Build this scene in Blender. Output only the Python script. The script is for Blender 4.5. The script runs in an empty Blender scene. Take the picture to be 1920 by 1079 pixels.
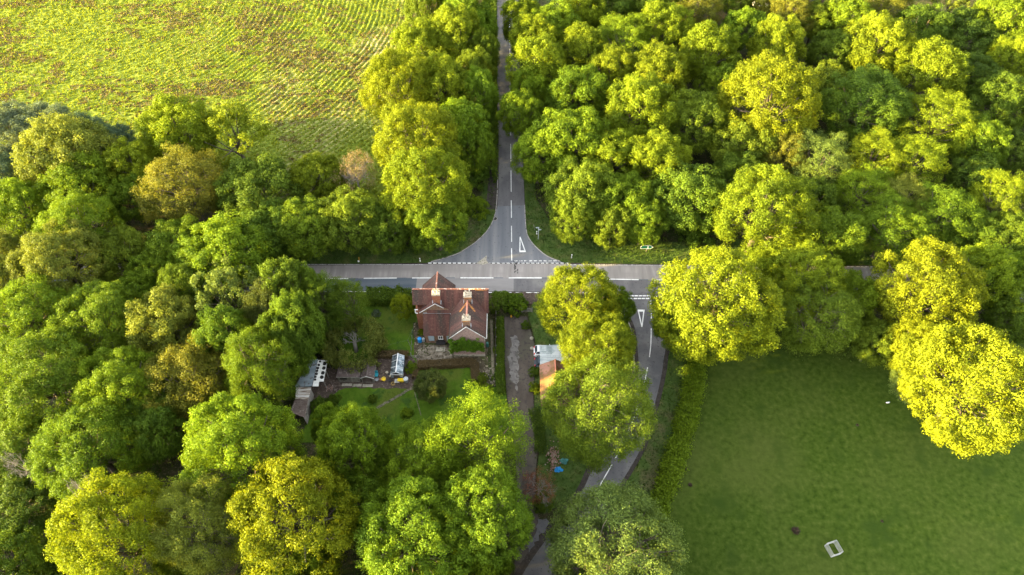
import bpy, math, random
import numpy as np
from mathutils import Vector
random.seed(7)
R = math.radians
scene = bpy.context.scene
COL = scene.collection
PI = math.pi

# ------------------------------------------------------------------ camera
CAM_H, PITCH, FPX = 97.0, R(52), 1281.0
cam_d = bpy.data.cameras.new("camera")
cam_d.sensor_width = 36.0
cam_d.lens = FPX / 1920 * 36.0
cam_d.clip_start = 1.0
cam_d.clip_end = 4000.0
cam = bpy.data.objects.new("camera", cam_d)
COL.objects.link(cam)
cam.location = (0, 0, CAM_H)
cam.rotation_euler = (PI / 2 - PITCH, 0, 0)
scene.camera = cam


def P(px, py, z=0.0):
    """point of the place at height z seen at this spot of the 1920 px wide photograph"""
    u = (px - 960) / FPX
    v = -(py - 539.5) / FPX
    d = (u, math.cos(PITCH) + v * math.sin(PITCH), -math.sin(PITCH) + v * math.cos(PITCH))
    t = (z - CAM_H) / d[2]
    return Vector((d[0] * t, d[1] * t, z))


def depth(p):
    return p.y * math.cos(PITCH) - (p.z - CAM_H) * math.sin(PITCH)


def G(pts, z=0.0):
    return [tuple(P(a, b, z)) for a, b in pts]


# ------------------------------------------------------------------ light
SUN_EL, SUN_AZ = 12.0, -10.0            # low evening sun from the left, a little from the near side
a, e = R(SUN_AZ), R(SUN_EL)
travel = Vector((math.cos(e) * math.cos(a), -math.cos(e) * math.sin(a), -math.sin(e)))
sun_d = bpy.data.lights.new("sun", 'SUN')
sun_d.energy = 5.0
sun_d.angle = R(0.6)
sun_d.color = (1.0, 0.725, 0.23)
sun = bpy.data.objects.new("sun", sun_d)
COL.objects.link(sun)
sun.location = (-150, 60, 120)
sun.rotation_euler = travel.to_track_quat('-Z', 'Y').to_euler()

world = bpy.data.worlds.new("World")
scene.world = world
world.use_nodes = True
wn = world.node_tree
bg = wn.nodes['Background']
sky = wn.nodes.new('ShaderNodeTexSky')
sky.sky_type = 'NISHITA'
sky.sun_disc = False
sky.sun_elevation = e
sky.sun_rotation = R(-90 + SUN_AZ)
sky.altitude = 100
sky.air_density = 1.0
sky.dust_density = 2.5
sky.ozone_density = 0.6
hz_ = wn.nodes.new('ShaderNodeHueSaturation')        # thin haze: the evening sky is paler than a clear one
hz_.inputs['Saturation'].default_value = 0.22
wn.links.new(sky.outputs[0], hz_.inputs['Color'])
wn.links.new(hz_.outputs[0], bg.inputs[0])
bg.inputs[1].default_value = 0.135

vs = scene.view_settings
vs.view_transform = 'Standard'
vs.look = 'None'
vs.gamma = 1.0
vs.exposure = 3.42
cy = scene.cycles
cy.max_bounces = 6
cy.diffuse_bounces = 3
cy.glossy_bounces = 2
cy.transmission_bounces = 4
cy.transparent_max_bounces = 4
cy.sample_clamp_indirect = 4.0
cy.use_denoising = True
cy.denoiser = 'OPENIMAGEDENOISE'
cy.denoising_input_passes = 'RGB_ALBEDO_NORMAL'


# ------------------------------------------------------------------ materials
def newmat(name):
    m = bpy.data.materials.new(name)
    m.use_nodes = True
    nt = m.node_tree
    for n in list(nt.nodes):
        nt.nodes.remove(n)
    out = nt.nodes.new('ShaderNodeOutputMaterial')
    return m, nt, out


def ramp(nt, src, cols, lo=0.3, hi=0.7):
    r = nt.nodes.new('ShaderNodeValToRGB')
    el = r.color_ramp.elements
    while len(el) < len(cols):
        el.new(0.5)
    for i, c in enumerate(cols):
        el[i].position = lo + (hi - lo) * i / max(1, len(cols) - 1)
        el[i].color = (*c, 1)
    nt.links.new(src, r.inputs[0])
    return r.outputs[0]


def mixc(nt, fac, a_, b_, mode='MIX'):
    n = nt.nodes.new('ShaderNodeMix')
    n.data_type = 'RGBA'
    n.blend_type = mode
    for sock, val in ((0, fac), (6, a_), (7, b_)):
        if hasattr(val, 'links'):
            nt.links.new(val, n.inputs[sock])
        elif sock == 0:
            n.inputs[0].default_value = val
        else:
            n.inputs[sock].default_value = (*val, 1)
    return n.outputs[2]


def noise(nt, coord, scale, detail=4, stretch=(1, 1, 1), rough=0.55, dist=0.0, off=0.0):
    mp = nt.nodes.new('ShaderNodeMapping')
    mp.inputs[3].default_value = stretch
    mp.inputs[1].default_value = (off, off * 0.7, off * 0.3)
    nt.links.new(coord, mp.inputs[0])
    n = nt.nodes.new('ShaderNodeTexNoise')
    n.inputs['Scale'].default_value = scale
    n.inputs['Detail'].default_value = detail
    n.inputs['Roughness'].default_value = rough
    n.inputs['Distortion'].default_value = dist
    nt.links.new(mp.outputs[0], n.inputs['Vector'])
    return n.outputs[0]


def mat(name, cols, scale=1.0, stretch=(1, 1, 1), rough=0.9, bump=0.0, big=None, bscale=0.08, blo=0.5, bhi=0.62,
        fine=None, fscale=9.0, flo=0.56, fhi=0.66, lo=0.3, hi=0.7, metal=0.0, bstretch=(1, 1, 1), spec=0.25, coord='pos'):
    """surface whose colour wanders through cols; big = broad patches, fine = small specks"""
    m, nt, out = newmat(name)
    if coord == 'pos':
        co = nt.nodes.new('ShaderNodeNewGeometry').outputs['Position']
    else:
        co = nt.nodes.new('ShaderNodeTexCoord').outputs['Object']
    n1 = noise(nt, co, scale, 5, stretch)
    c = ramp(nt, n1, cols, lo, hi)
    if big:
        nb = noise(nt, co, bscale, 4, bstretch, off=31)
        c = mixc(nt, ramp(nt, nb, [(0, 0, 0), (1, 1, 1)], blo, bhi), c, big)
    if fine:
        nf = noise(nt, co, fscale, 2, off=77)
        c = mixc(nt, ramp(nt, nf, [(0, 0, 0), (1, 1, 1)], flo, fhi), c, fine)
    b = nt.nodes.new('ShaderNodeBsdfPrincipled')
    nt.links.new(c, b.inputs['Base Color'])
    b.inputs['Roughness'].default_value = rough
    b.inputs['Metallic'].default_value = metal
    b.inputs['Specular IOR Level'].default_value = spec
    if bump:
        bp = nt.nodes.new('ShaderNodeBump')
        bp.inputs['Strength'].default_value = bump
        bp.inputs['Distance'].default_value = 0.08
        nb2 = noise(nt, co, scale * 2.3, 6, stretch)
        nt.links.new(nb2, bp.inputs['Height'])
        nt.links.new(bp.outputs[0], b.inputs['Normal'])
    nt.links.new(b.outputs[0], out.inputs[0])
    return m


def leafmat(name, base=None, trans=0.36, vary=0.35, tint=(1.15, 1.08, 0.5)):
    """leaf: colour from the object (or base), spread leaf by leaf; part of the light comes through"""
    m, nt, out = newmat(name)
    if base is None:
        oi = nt.nodes.new('ShaderNodeObjectInfo')
        c0 = oi.outputs['Color']
    else:
        rgb = nt.nodes.new('ShaderNodeRGB')
        rgb.outputs[0].default_value = (*base, 1)
        c0 = rgb.outputs[0]
    at = nt.nodes.new('ShaderNodeAttribute')
    at.attribute_name = 'var'
    dark = mixc(nt, 1.0, c0, (1 - vary, 1 - vary * 0.85, 1 - vary * 0.6), 'MULTIPLY')
    lite = mixc(nt, 1.0, c0, (1 + vary * 1.0, 1 + vary * 0.8, 1.0), 'MULTIPLY')
    c = mixc(nt, at.outputs['Fac'], dark, lite)
    d = nt.nodes.new('ShaderNodeBsdfPrincipled')
    d.inputs['Roughness'].default_value = 0.55
    d.inputs['Specular IOR Level'].default_value = 0.06
    nt.links.new(c, d.inputs['Base Color'])
    t = nt.nodes.new('ShaderNodeBsdfTranslucent')
    nt.links.new(mixc(nt, 1.0, c, tint, 'MULTIPLY'), t.inputs[0])
    mx = nt.nodes.new('ShaderNodeMixShader')
    mx.inputs[0].default_value = trans
    nt.links.new(d.outputs[0], mx.inputs[1])
    nt.links.new(t.outputs[0], mx.inputs[2])
    nt.links.new(mx.outputs[0], out.inputs[0])
    return m


M = {}
M['leaf'] = leafmat('leaf')
M['bark'] = mat('bark', [(0.045, 0.035, 0.025), (0.13, 0.11, 0.09)], 4, (1, 1, 0.3), coord='obj')
M['deadwood'] = mat('deadwood', [(0.14, 0.125, 0.11), (0.26, 0.24, 0.22)], 5, (1, 1, 0.4), coord='obj')
M['litter'] = mat('woodland_floor', [(0.022, 0.020, 0.012), (0.032, 0.040, 0.014), (0.06, 0.045, 0.028)], 0.7, big=(0.03, 0.05, 0.012), bscale=0.12, fine=(0.09, 0.07, 0.045), fscale=4, spec=0.04)
M['verge'] = mat('verge_turf', [(0.035, 0.062, 0.014), (0.055, 0.088, 0.020), (0.085, 0.095, 0.030)], 0.5, bump=0.6, big=(0.10, 0.085, 0.045), bscale=0.16, blo=0.60, bhi=0.75, fine=(0.03, 0.055, 0.015), fscale=5, spec=0.04)
M['lawn'] = mat('lawn_turf', [(0.038, 0.080, 0.007), (0.056, 0.106, 0.009), (0.074, 0.120, 0.013)], 0.8, bump=0.35, big=(0.068, 0.094, 0.014), bscale=0.14, fine=(0.034, 0.07, 0.012), fscale=.5, spec=0.04)
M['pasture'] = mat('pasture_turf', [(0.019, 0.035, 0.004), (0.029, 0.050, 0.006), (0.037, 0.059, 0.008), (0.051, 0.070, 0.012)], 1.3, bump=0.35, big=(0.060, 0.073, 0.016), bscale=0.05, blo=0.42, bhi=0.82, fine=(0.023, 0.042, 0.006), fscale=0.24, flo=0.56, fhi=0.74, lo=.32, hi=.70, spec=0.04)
M['asphalt'] = mat('asphalt', [(0.085, 0.083, 0.086), (0.125, 0.12, 0.122)], 0.9, (1, 0.25, 1), rough=0.8, bump=0.15, big=(0.15, 0.145, 0.14), bscale=0.15, fine=(0.06, 0.06, 0.062), fscale=3, flo=0.62, fhi=0.72)
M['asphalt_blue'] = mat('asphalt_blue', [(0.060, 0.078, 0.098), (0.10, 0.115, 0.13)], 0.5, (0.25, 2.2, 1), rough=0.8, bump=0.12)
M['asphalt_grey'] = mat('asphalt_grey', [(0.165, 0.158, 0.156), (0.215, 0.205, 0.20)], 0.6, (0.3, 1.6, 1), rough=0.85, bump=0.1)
M['concrete'] = mat('concrete_lane', [(0.175, 0.160, 0.150), (0.22, 0.203, 0.192), (0.285, 0.265, 0.25)], 0.5, (2.2, 0.22, 1), rough=0.9, bump=0.1, big=(0.20, 0.185, 0.175), bscale=0.35, bstretch=(0.10, 1.8, 1), blo=0.45, bhi=0.7)
M['north_asphalt'] = mat('north_asphalt', [(0.105, 0.112, 0.128), (0.155, 0.158, 0.168)], 0.45, (2.0, 0.12, 1), rough=0.82, bump=0.12, big=(0.20, 0.20, 0.205), bscale=0.4, bstretch=(1.0, 0.05, 1), blo=0.52, bhi=0.72, fine=(0.075, 0.075, 0.08), fscale=2.5, flo=0.63, fhi=0.75)
M['lane'] = mat('lane_asphalt', [(0.075, 0.075, 0.08), (0.115, 0.112, 0.115)], 0.5, (1.2, 0.4, 1), rough=0.8, bump=0.12, big=(0.14, 0.135, 0.135), bscale=0.2, fine=(0.055, 0.053, 0.055), fscale=2.6, flo=0.6, fhi=0.72)
M['drive'] = mat('driveway_tarmac', [(0.036, 0.029, 0.023), (0.056, 0.045, 0.036), (0.078, 0.065, 0.053)], 0.4, (1.4, 0.5, 1), rough=0.75, bump=0.3, big=(0.06, 0.055, 0.038), bscale=0.22, fine=(0.035, 0.03, 0.028), fscale=2)
M['drive_worn'] = mat('worn_concrete', [(0.085, 0.078, 0.073), (0.165, 0.155, 0.148)], 1.3, rough=0.85, bump=0.2, fine=(0.07, 0.065, 0.06), fscale=1.6, flo=0.54, fhi=0.60)
M['mud'] = mat('road_edge_mud', [(0.032, 0.028, 0.025), (0.06, 0.052, 0.045)], 1.5, bump=0.4, fine=(0.10, 0.085, 0.07), fscale=5, flo=0.62, fhi=0.7, spec=0.04)
M['paint'] = mat('road_paint', [(0.55, 0.55, 0.54), (0.78, 0.78, 0.76)], 1.2, rough=0.7, fine=(0.35, 0.35, 0.34), fscale=3.5, flo=0.62, fhi=0.7)
M['paint_worn'] = mat('worn_road_paint', [(0.30, 0.30, 0.29), (0.66, 0.66, 0.64)], 2.5, rough=0.7, fine=(0.16, 0.16, 0.16), fscale=4, flo=0.52, fhi=0.6)
M['kerb'] = mat('kerb_stone', [(0.22, 0.20, 0.185), (0.34, 0.32, 0.30)], 1.5, bump=0.2, fine=(0.08, 0.08, 0.05), fscale=2.0)
M['tile_s'] = mat('roof_tile_south', [(0.048, 0.022, 0.018), (0.080, 0.033, 0.027), (0.125, 0.055, 0.042)], 0.5, (3.2, 0.35, 0.35), rough=0.85, bump=0.35, big=(0.040, 0.030, 0.024), bscale=0.35, bstretch=(2.2, 0.4, 0.4), blo=0.44, bhi=0.66, fine=(0.15, 0.085, 0.06), fscale=4, flo=0.52, fhi=0.85)
M['tile_e'] = mat('roof_tile_side', [(0.044, 0.022, 0.019), (0.074, 0.034, 0.029), (0.115, 0.056, 0.045)], 0.5, (0.35, 3.2, 0.35), rough=0.85, bump=0.35, big=(0.038, 0.030, 0.026), bscale=0.35, bstretch=(0.4, 2.2, 0.4), blo=0.44, bhi=0.66, fine=(0.14, 0.085, 0.06), fscale=4, flo=0.52, fhi=0.85)
M['ridge_tile'] = mat('ridge_tile', [(0.22, 0.075, 0.045), (0.34, 0.16, 0.10)], 2.5, rough=0.85, fine=(0.50, 0.42, 0.34), fscale=3, flo=0.54, fhi=0.62)
M['lichen'] = mat('orange_lichen_tile', [(0.50, 0.22, 0.02), (0.30, 0.13, 0.05), (0.16, 0.06, 0.045)], 2.0)
M['brick'] = mat('brick', [(0.13, 0.068, 0.040), (0.19, 0.105, 0.062), (0.17, 0.125, 0.085)], 2.2, bump=0.3, fine=(0.24, 0.205, 0.17), fscale=6, flo=0.58, fhi=0.66)
M['brick_red'] = mat('red_brick', [(0.17, 0.060, 0.032), (0.23, 0.095, 0.052)], 2.5, bump=0.3, fine=(0.20, 0.13, 0.10), fscale=5)
M['brick_pink'] = mat('weathered_pink_brick', [(0.24, 0.15, 0.13), (0.34, 0.24, 0.21), (0.28, 0.21, 0.18)], 3.0, bump=0.25, fine=(0.14, 0.09, 0.075), fscale=7)
M['cream'] = mat('cream_render', [(0.30, 0.26, 0.19), (0.46, 0.41, 0.32)], 3, fine=(0.14, 0.11, 0.075), fscale=4)
M['white'] = mat('white_paint', [(0.68, 0.68, 0.67), (0.82, 0.82, 0.80)], 3, rough=0.5)
M['offwhite'] = mat('weathered_white', [(0.42, 0.42, 0.40), (0.66, 0.66, 0.63)], 2, rough=0.7)
M['lead'] = mat('lead_flashing', [(0.22, 0.23, 0.25), (0.36, 0.37, 0.39)], 3, rough=0.55)
M['slate_panel'] = mat('grey_blue_panel', [(0.22, 0.27, 0.31), (0.32, 0.38, 0.42)], 1.5, rough=0.5)
M['grey_rail'] = mat('weathered_rail', [(0.26, 0.265, 0.25), (0.42, 0.425, 0.40)], 2, rough=.8)
M['path_slab'] = mat('mossy_path_slab', [(0.085, 0.08, 0.05), (0.17, 0.15, 0.105)], 2, fine=(0.05, 0.07, 0.02), fscale=2)
M['wire'] = mat('green_grey_wire', [(0.10, 0.13, 0.09), (0.14, 0.17, 0.12)], 2)
M['black'] = mat('black_opening', [(0.012, 0.012, 0.013), (0.03, 0.028, 0.026)], 2, rough=0.6)
M['glass'] = mat('window_glass', [(0.02, 0.025, 0.03), (0.05, 0.06, 0.07)], 1, rough=0.12, spec=0.6)
M['stone'] = mat('paving_stone', [(0.22, 0.20, 0.16), (0.36, 0.33, 0.27)], 2, bump=0.3, fine=(0.10, 0.11, 0.06), fscale=3)
M['terrace'] = mat('rubble_terrace', [(0.035, 0.030, 0.018), (0.065, 0.054, 0.035), (0.12, 0.10, 0.07)], 1.5, bump=0.7, big=(0.04, 0.05, 0.015), bscale=0.5, fine=(0.28, 0.24, 0.17), fscale=2.6, flo=0.60, fhi=0.66, spec=0.04)
M['earth'] = mat('bare_earth', [(0.045, 0.034, 0.028), (0.085, 0.065, 0.052)], 1.3, bump=0.5, fine=(0.14, 0.11, 0.09), fscale=4, spec=0.04)
M['plank'] = mat('weathered_plank', [(0.13, 0.12, 0.105), (0.24, 0.225, 0.20)], 1.2, (3, 3, 0.4), bump=0.3, fine=(0.07, 0.06, 0.05), fscale=2)
M['felt'] = mat('brown_roof_felt', [(0.040, 0.030, 0.028), (0.085, 0.065, 0.058)], 1.0, bump=0.3, fine=(0.12, 0.10, 0.09), fscale=3)
M['tin'] = mat('grey_blue_tin', [(0.13, 0.17, 0.19), (0.22, 0.26, 0.29)], 0.6, (0.5, 2.5, 1), rough=0.5, bump=0.2, fine=(0.10, 0.09, 0.08), fscale=2)
M['tin_pale'] = mat('pale_corrugated_tin', [(0.30, 0.34, 0.36), (0.42, 0.46, 0.48)], 0.7, (0.4, 3, 1), rough=0.5, bump=0.2, big=(0.22, 0.27, 0.28), bscale=0.5)
M['rust'] = mat('rusty_sheet', [(0.085, 0.06, 0.05), (0.15, 0.12, 0.105)], 1.2, (1, 3, 1), rough=0.8, bump=0.3, fine=(0.22, 0.19, 0.17), fscale=2.5)
M['orange_tile'] = mat('orange_pantile', [(0.11, 0.058, 0.026), (0.165, 0.085, 0.038)], 1.2, (0.5, 3, 1), bump=0.4, big=(0.20, 0.105, 0.08), bscale=0.3, fine=(0.09, 0.07, 0.025), fscale=2)
M['green_sign'] = mat('green_sign_face', [(0.008, 0.11, 0.075), (0.012, 0.14, 0.095)], 2, rough=0.4)
M['steel'] = mat('galvanised_steel', [(0.30, 0.34, 0.36), (0.44, 0.48, 0.50)], 3, rough=0.45)
M['blue'] = mat('blue_plastic', [(0.01, 0.18, 0.46), (0.02, 0.26, 0.60)], 3, rough=0.45)
M['teal'] = mat('teal_plastic', [(0.015, 0.20, 0.26), (0.04, 0.30, 0.36)], 3, rough=0.5)
M['tealdark'] = mat('faded_green_sheet', [(0.03, 0.13, 0.12), (0.06, 0.19, 0.17)], 3, rough=0.5)
M['yellow'] = mat('yellow_plastic', [(0.62, 0.42, 0.01), (0.72, 0.52, 0.02)], 3, rough=0.5)
M['orange'] = mat('orange_marker', [(0.50, 0.24, 0.02), (0.60, 0.32, 0.03)], 3, rough=0.6)
M['rubber'] = mat('rubber', [(0.018, 0.018, 0.018), (0.03, 0.03, 0.03)], 3, rough=0.8)
M['car_white'] = mat('white_car_paint', [(0.62, 0.64, 0.66), (0.70, 0.72, 0.74)], 1, rough=0.25, spec=0.5)
M['car_dark'] = mat('dark_blue_car_paint', [(0.03, 0.045, 0.06), (0.05, 0.07, 0.09)], 1, rough=0.25, spec=0.5)
M['red'] = mat('red_lens', [(0.45, 0.01, 0.01), (0.55, 0.02, 0.02)], 2, rough=0.3)
M['pipe_grey'] = mat('grey_bin', [(0.20, 0.21, 0.22), (0.32, 0.33, 0.34)], 3, rough=0.5)
M['rubble'] = mat('broken_brick', [(0.16, 0.075, 0.055), (0.22, 0.14, 0.11), (0.34, 0.29, 0.25)], 2.0)
M['brown_hedge'] = leafmat('brown_hedge_leaf', (0.115, 0.085, 0.045), 0.25)
M['roof_grey'] = mat('grey_barn_roof', [(0.10, 0.12, 0.125), (0.16, 0.18, 0.18)], 0.8, (3, 0.4, 1), rough=0.7)
M['board_dark'] = mat('dark_brown_boarding', [(0.05, 0.032, 0.028), (0.09, 0.06, 0.05)], 1, (3, 3, 0.3))


# ------------------------------------------------------------------ mesh helpers
def origin(o):
    v = Vector((0, 0, 0))
    while o is not None:
        v += o.location
        o = o.parent
    return v


def tag(o, label=None, cat=None, group=None, kind=None):
    if label:
        o['label'] = label
    if cat:
        o['category'] = cat
    if group:
        o['group'] = group
    if kind:
        o['kind'] = kind
    return o


def thing(name, label, cat, loc=(0, 0, 0), group=None):
    o = bpy.data.objects.new(name, None)
    o.empty_display_size = 0.5
    COL.objects.link(o)
    o.location = loc
    return tag(o, label, cat, group)


class MB:
    def __init__(self):
        self.v, self.f = [], []

    def poly(self, pts):
        n = len(self.v)
        self.v += [tuple(p) for p in pts]
        self.f.append(list(range(n, n + len(pts))))
        return self

    def box(self, x0, x1, y0, y1, z0, z1):
        n = len(self.v)
        self.v += [(x, y, z) for z in (z0, z1) for y in (y0, y1) for x in (x0, x1)]
        for q in ((0, 2, 3, 1), (4, 5, 7, 6), (0, 1, 5, 4), (2, 6, 7, 3), (0, 4, 6, 2), (1, 3, 7, 5)):
            self.f.append([n + i for i in q])
        return self

    def obox(self, c, size, rz=0.0, tilt=0.0):
        """box of size round centre c, turned about z"""
        n = len(self.v)
        ca, sa = math.cos(rz), math.sin(rz)
        for z in (-1, 1):
            for y in (-1, 1):
                for x in (-1, 1):
                    lx, ly, lz = x * size[0] / 2, y * size[1] / 2, z * size[2] / 2
                    lz += tilt * lx
                    self.v.append((c[0] + lx * ca - ly * sa, c[1] + lx * sa + ly * ca, c[2] + lz))
        for q in ((0, 2, 3, 1), (4, 5, 7, 6), (0, 1, 5, 4), (2, 6, 7, 3), (0, 4, 6, 2), (1, 3, 7, 5)):
            self.f.append([n + i for i in q])
        return self

    def extrude(self, pts, d):
        """closed solid: polygon pts pushed along vector d"""
        n, k = len(self.v), len(pts)
        d = Vector(d)
        self.v += [tuple(p) for p in pts] + [tuple(Vector(p) + d) for p in pts]
        self.f.append([n + i for i in reversed(range(k))])
        self.f.append([n + k + i for i in range(k)])
        for i in range(k):
            j = (i + 1) % k
            self.f.append([n + i, n + j, n + k + j, n + k + i])
        return self

    def slab(self, pts, t):
        a_, b_, c_ = Vector(pts[0]), Vector(pts[1]), Vector(pts[2])
        nrm = (b_ - a_).cross(c_ - a_).normalized()
        if nrm.z > 0:
            nrm = -nrm
        return self.extrude(pts, nrm * t)

    def tube(self, pts, rads, n=6, cap=True):
        pts = [Vector(p) for p in pts]
        if not hasattr(rads, '__len__'):
            rads = [rads] * len(pts)
        base = len(self.v)
        for i, p in enumerate(pts):
            t = (pts[min(i + 1, len(pts) - 1)] - pts[max(i - 1, 0)])
            t = t.normalized() if t.length > 1e-9 else Vector((0, 0, 1))
            s = t.cross(Vector((0.13, 0.27, 1)) if abs(t.z) < 0.95 else Vector((1, 0.1, 0))).normalized()
            b_ = t.cross(s)
            for k in range(n):
                an = 2 * PI * k / n
                self.v.append(tuple(p + (s * math.cos(an) + b_ * math.sin(an)) * rads[i]))
        for i in range(len(pts) - 1):
            for k in range(n):
                k2 = (k + 1) % n
                self.f.append([base + i * n + k, base + i * n + k2, base + (i + 1) * n + k2, base + (i + 1) * n + k])
        if cap:
            self.f.append([base + k for k in reversed(range(n))])
            self.f.append([base + (len(pts) - 1) * n + k for k in range(n)])
        return self

    def lathe(self, c, prof, n=12):
        """prof: (radius, z) pairs about a vertical axis through c"""
        pts = [(c[0], c[1], c[2] + z) for r_, z in prof]
        base = len(self.v)
        for (r_, z), p in zip(prof, pts):
            for k in range(n):
                an = 2 * PI * k / n
                self.v.append((p[0] + r_ * math.cos(an), p[1] + r_ * math.sin(an), p[2]))
        for i in range(len(prof) - 1):
            for k in range(n):
                k2 = (k + 1) % n
                self.f.append([base + i * n + k, base + i * n + k2, base + (i + 1) * n + k2, base + (i + 1) * n + k])
        self.f.append([base + k for k in reversed(range(n))])
        self.f.append([base + (len(prof) - 1) * n + k for k in range(n)])
        return self

    def build(self, name, m, parent=None, label=None, smooth=False):
        o0 = origin(parent) if parent is not None else Vector((0, 0, 0))
        me = bpy.data.meshes.new(name)
        me.from_pydata([(x - o0.x, y - o0.y, z - o0.z) for x, y, z in self.v], [], self.f)
        me.update()
        if smooth:
            me.polygons.foreach_set('use_smooth', [True] * len(me.polygons))
        ob = bpy.data.objects.new(name, me)
        COL.objects.link(ob)
        me.materials.append(m if not isinstance(m, str) else M[m])
        if parent is not None:
            ob.parent = parent
        if label:
            ob['label'] = label
        return ob


def cards(name, V, m, var=None, parent=None, link=True):
    """one mesh out of N separate small faces: V is (N, corners, 3)"""
    V = np.asarray(V, dtype=np.float32)
    N, k, _ = V.shape
    me = bpy.data.meshes.new(name)
    me.vertices.add(N * k)
    me.vertices.foreach_set('co', V.reshape(-1))
    me.loops.add(N * k)
    me.loops.foreach_set('vertex_index', np.arange(N * k, dtype=np.int32))
    me.polygons.add(N)
    me.polygons.foreach_set('loop_start', np.arange(0, N * k, k, dtype=np.int32))
    me.polygons.foreach_set('loop_total', np.full(N, k, dtype=np.int32))
    if var is not None:
        at = me.attributes.new('var', 'FLOAT', 'FACE')
        at.data.foreach_set('value', np.asarray(var, dtype=np.float32))
    me.update(calc_edges=True)
    me.materials.append(m if not isinstance(m, str) else M[m])
    if not link:
        return me
    ob = bpy.data.objects.new(name, me)
    COL.objects.link(ob)
    if parent is not None:
        ob.parent = parent
    return ob


def unit(v):
    return v / np.maximum(np.linalg.norm(v, axis=-1, keepdims=True), 1e-9)


def leaf_faces(pos, nrm, size, rng, aspect=0.62):
    """diamond leaves at pos facing nrm"""
    n = len(pos)
    t = unit(np.cross(nrm, rng.normal(size=(n, 3))))
    b = np.cross(nrm, t)
    s = np.asarray(size).reshape(-1, 1)
    if len(s) == 1:
        s = np.repeat(s, n, 0)
    fold = nrm * s * 0.18
    return np.stack([pos + t * s * 0.5, pos + b * s * 0.5 * aspect + fold, pos - t * s * 0.5, pos - b * s * 0.5 * aspect + fold], axis=1)


def in_poly(x, y, poly):
    inside = np.zeros(len(x), bool)
    k = len(poly)
    for i in range(k):
        x0, y0 = poly[i][:2]
        x1, y1 = poly[(i + 1) % k][:2]
        if y0 == y1:
            continue
        c = ((y0 > y) != (y1 > y)) & (x < (x1 - x0) * (y - y0) / (y1 - y0) + x0)
        inside ^= c
    return inside


def scatter(poly, n, rng):
    xs = [p[0] for p in poly]
    ys = [p[1] for p in poly]
    ox, oy = [], []
    got = 0
    while got < n:
        x = rng.uniform(min(xs), max(xs), n)
        y = rng.uniform(min(ys), max(ys), n)
        k = in_poly(x, y, poly)
        ox.append(x[k])
        oy.append(y[k])
        got += int(k.sum())
    return np.concatenate(ox)[:n], np.concatenate(oy)[:n]


def vnoise(x, y, seed=0):
    """smooth value noise in 0..1 on arrays"""
    def h(i, j):
        q = np.sin(i * 127.1 + j * 311.7 + seed * 74.7) * 43758.5453
        return q - np.floor(q)
    i, j = np.floor(x), np.floor(y)
    u, v = x - i, y - j
    u, v = u * u * (3 - 2 * u), v * v * (3 - 2 * v)
    return (h(i, j) * (1 - u) + h(i + 1, j) * u) * (1 - v) + (h(i, j + 1) * (1 - u) + h(i + 1, j + 1) * u) * v


def fbm(x, y, seed=0, oct_=4):
    s, a_, t = 0, 0.5, 0
    for k in range(oct_):
        s = s + a_ * vnoise(x * 2 ** k + 17 * k, y * 2 ** k - 9 * k, seed + k)
        t += a_
        a_ *= 0.5
    return s / t


def tufts(name, polys, n, m, h=(0.1, 0.25), w=0.5, seed=1, z0=0.0, lean=0.6, mask=None):
    """blades of grass: leaning triangles scattered over the polygons"""
    rng = np.random.default_rng(seed)
    tot = []
    areas = [abs(sum(p[i][0] * p[(i + 1) % len(p)][1] - p[(i + 1) % len(p)][0] * p[i][1] for i in range(len(p)))) for p in polys]
    for p, ar in zip(polys, areas):
        x, y = scatter(p, max(4, int(n * ar / sum(areas))), rng)
        tot.append(np.stack([x, y], 1))
    q = np.concatenate(tot)
    if mask is not None:
        q = q[mask(q[:, 0], q[:, 1], rng)]
    k = len(q)
    hh = rng.uniform(h[0], h[1], k) * rng.uniform(0.6, 1.25, k)
    an = rng.uniform(0, 2 * PI, k)
    ww = hh * w * rng.uniform(0.6, 1.4, k)
    dx, dy = np.cos(an) * ww / 2, np.sin(an) * ww / 2
    la = rng.uniform(0, 2 * PI, k)
    ll = hh * lean * rng.uniform(0.1, 1, k)
    zz = np.full(k, z0) if not callable(z0) else z0(q[:, 0], q[:, 1])
    A = np.stack([q[:, 0] - dx, q[:, 1] - dy, zz - 0.01], 1)
    B = np.stack([q[:, 0] + dx, q[:, 1] + dy, zz - 0.01], 1)
    C = np.stack([q[:, 0] + np.cos(la) * ll, q[:, 1] + np.sin(la) * ll, zz + hh], 1)
    var = np.clip(0.5 * rng.random(k) + 0.5 * fbm(q[:, 0] * 0.5, q[:, 1] * 0.5, seed), 0, 1)
    return tag(cards(name, np.stack([A, B, C], 1), m, var), kind='stuff')


def sheet(name, pts, m, z=None, parent=None, kind='structure'):
    """flat ground surface, triangulated from its outline"""
    import mathutils
    pts3 = [Vector((p[0], p[1], p[2] if z is None else z)) for p in pts]
    tris = mathutils.geometry.tessellate_polygon([pts3])
    me = bpy.data.meshes.new(name)
    tl = []
    for t in tris:
        a_, b_, c_ = (pts3[i] for i in t)
        tl.append(t if (b_ - a_).cross(c_ - a_).z > 0 else (t[0], t[2], t[1]))
    me.from_pydata([tuple(p) for p in pts3], [], tl)
    me.materials.append(m if not isinstance(m, str) else M[m])
    ob = bpy.data.objects.new(name, me)
    COL.objects.link(ob)
    if parent is not None:
        ob.parent = parent
    elif kind:
        ob['kind'] = kind
    return ob


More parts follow.
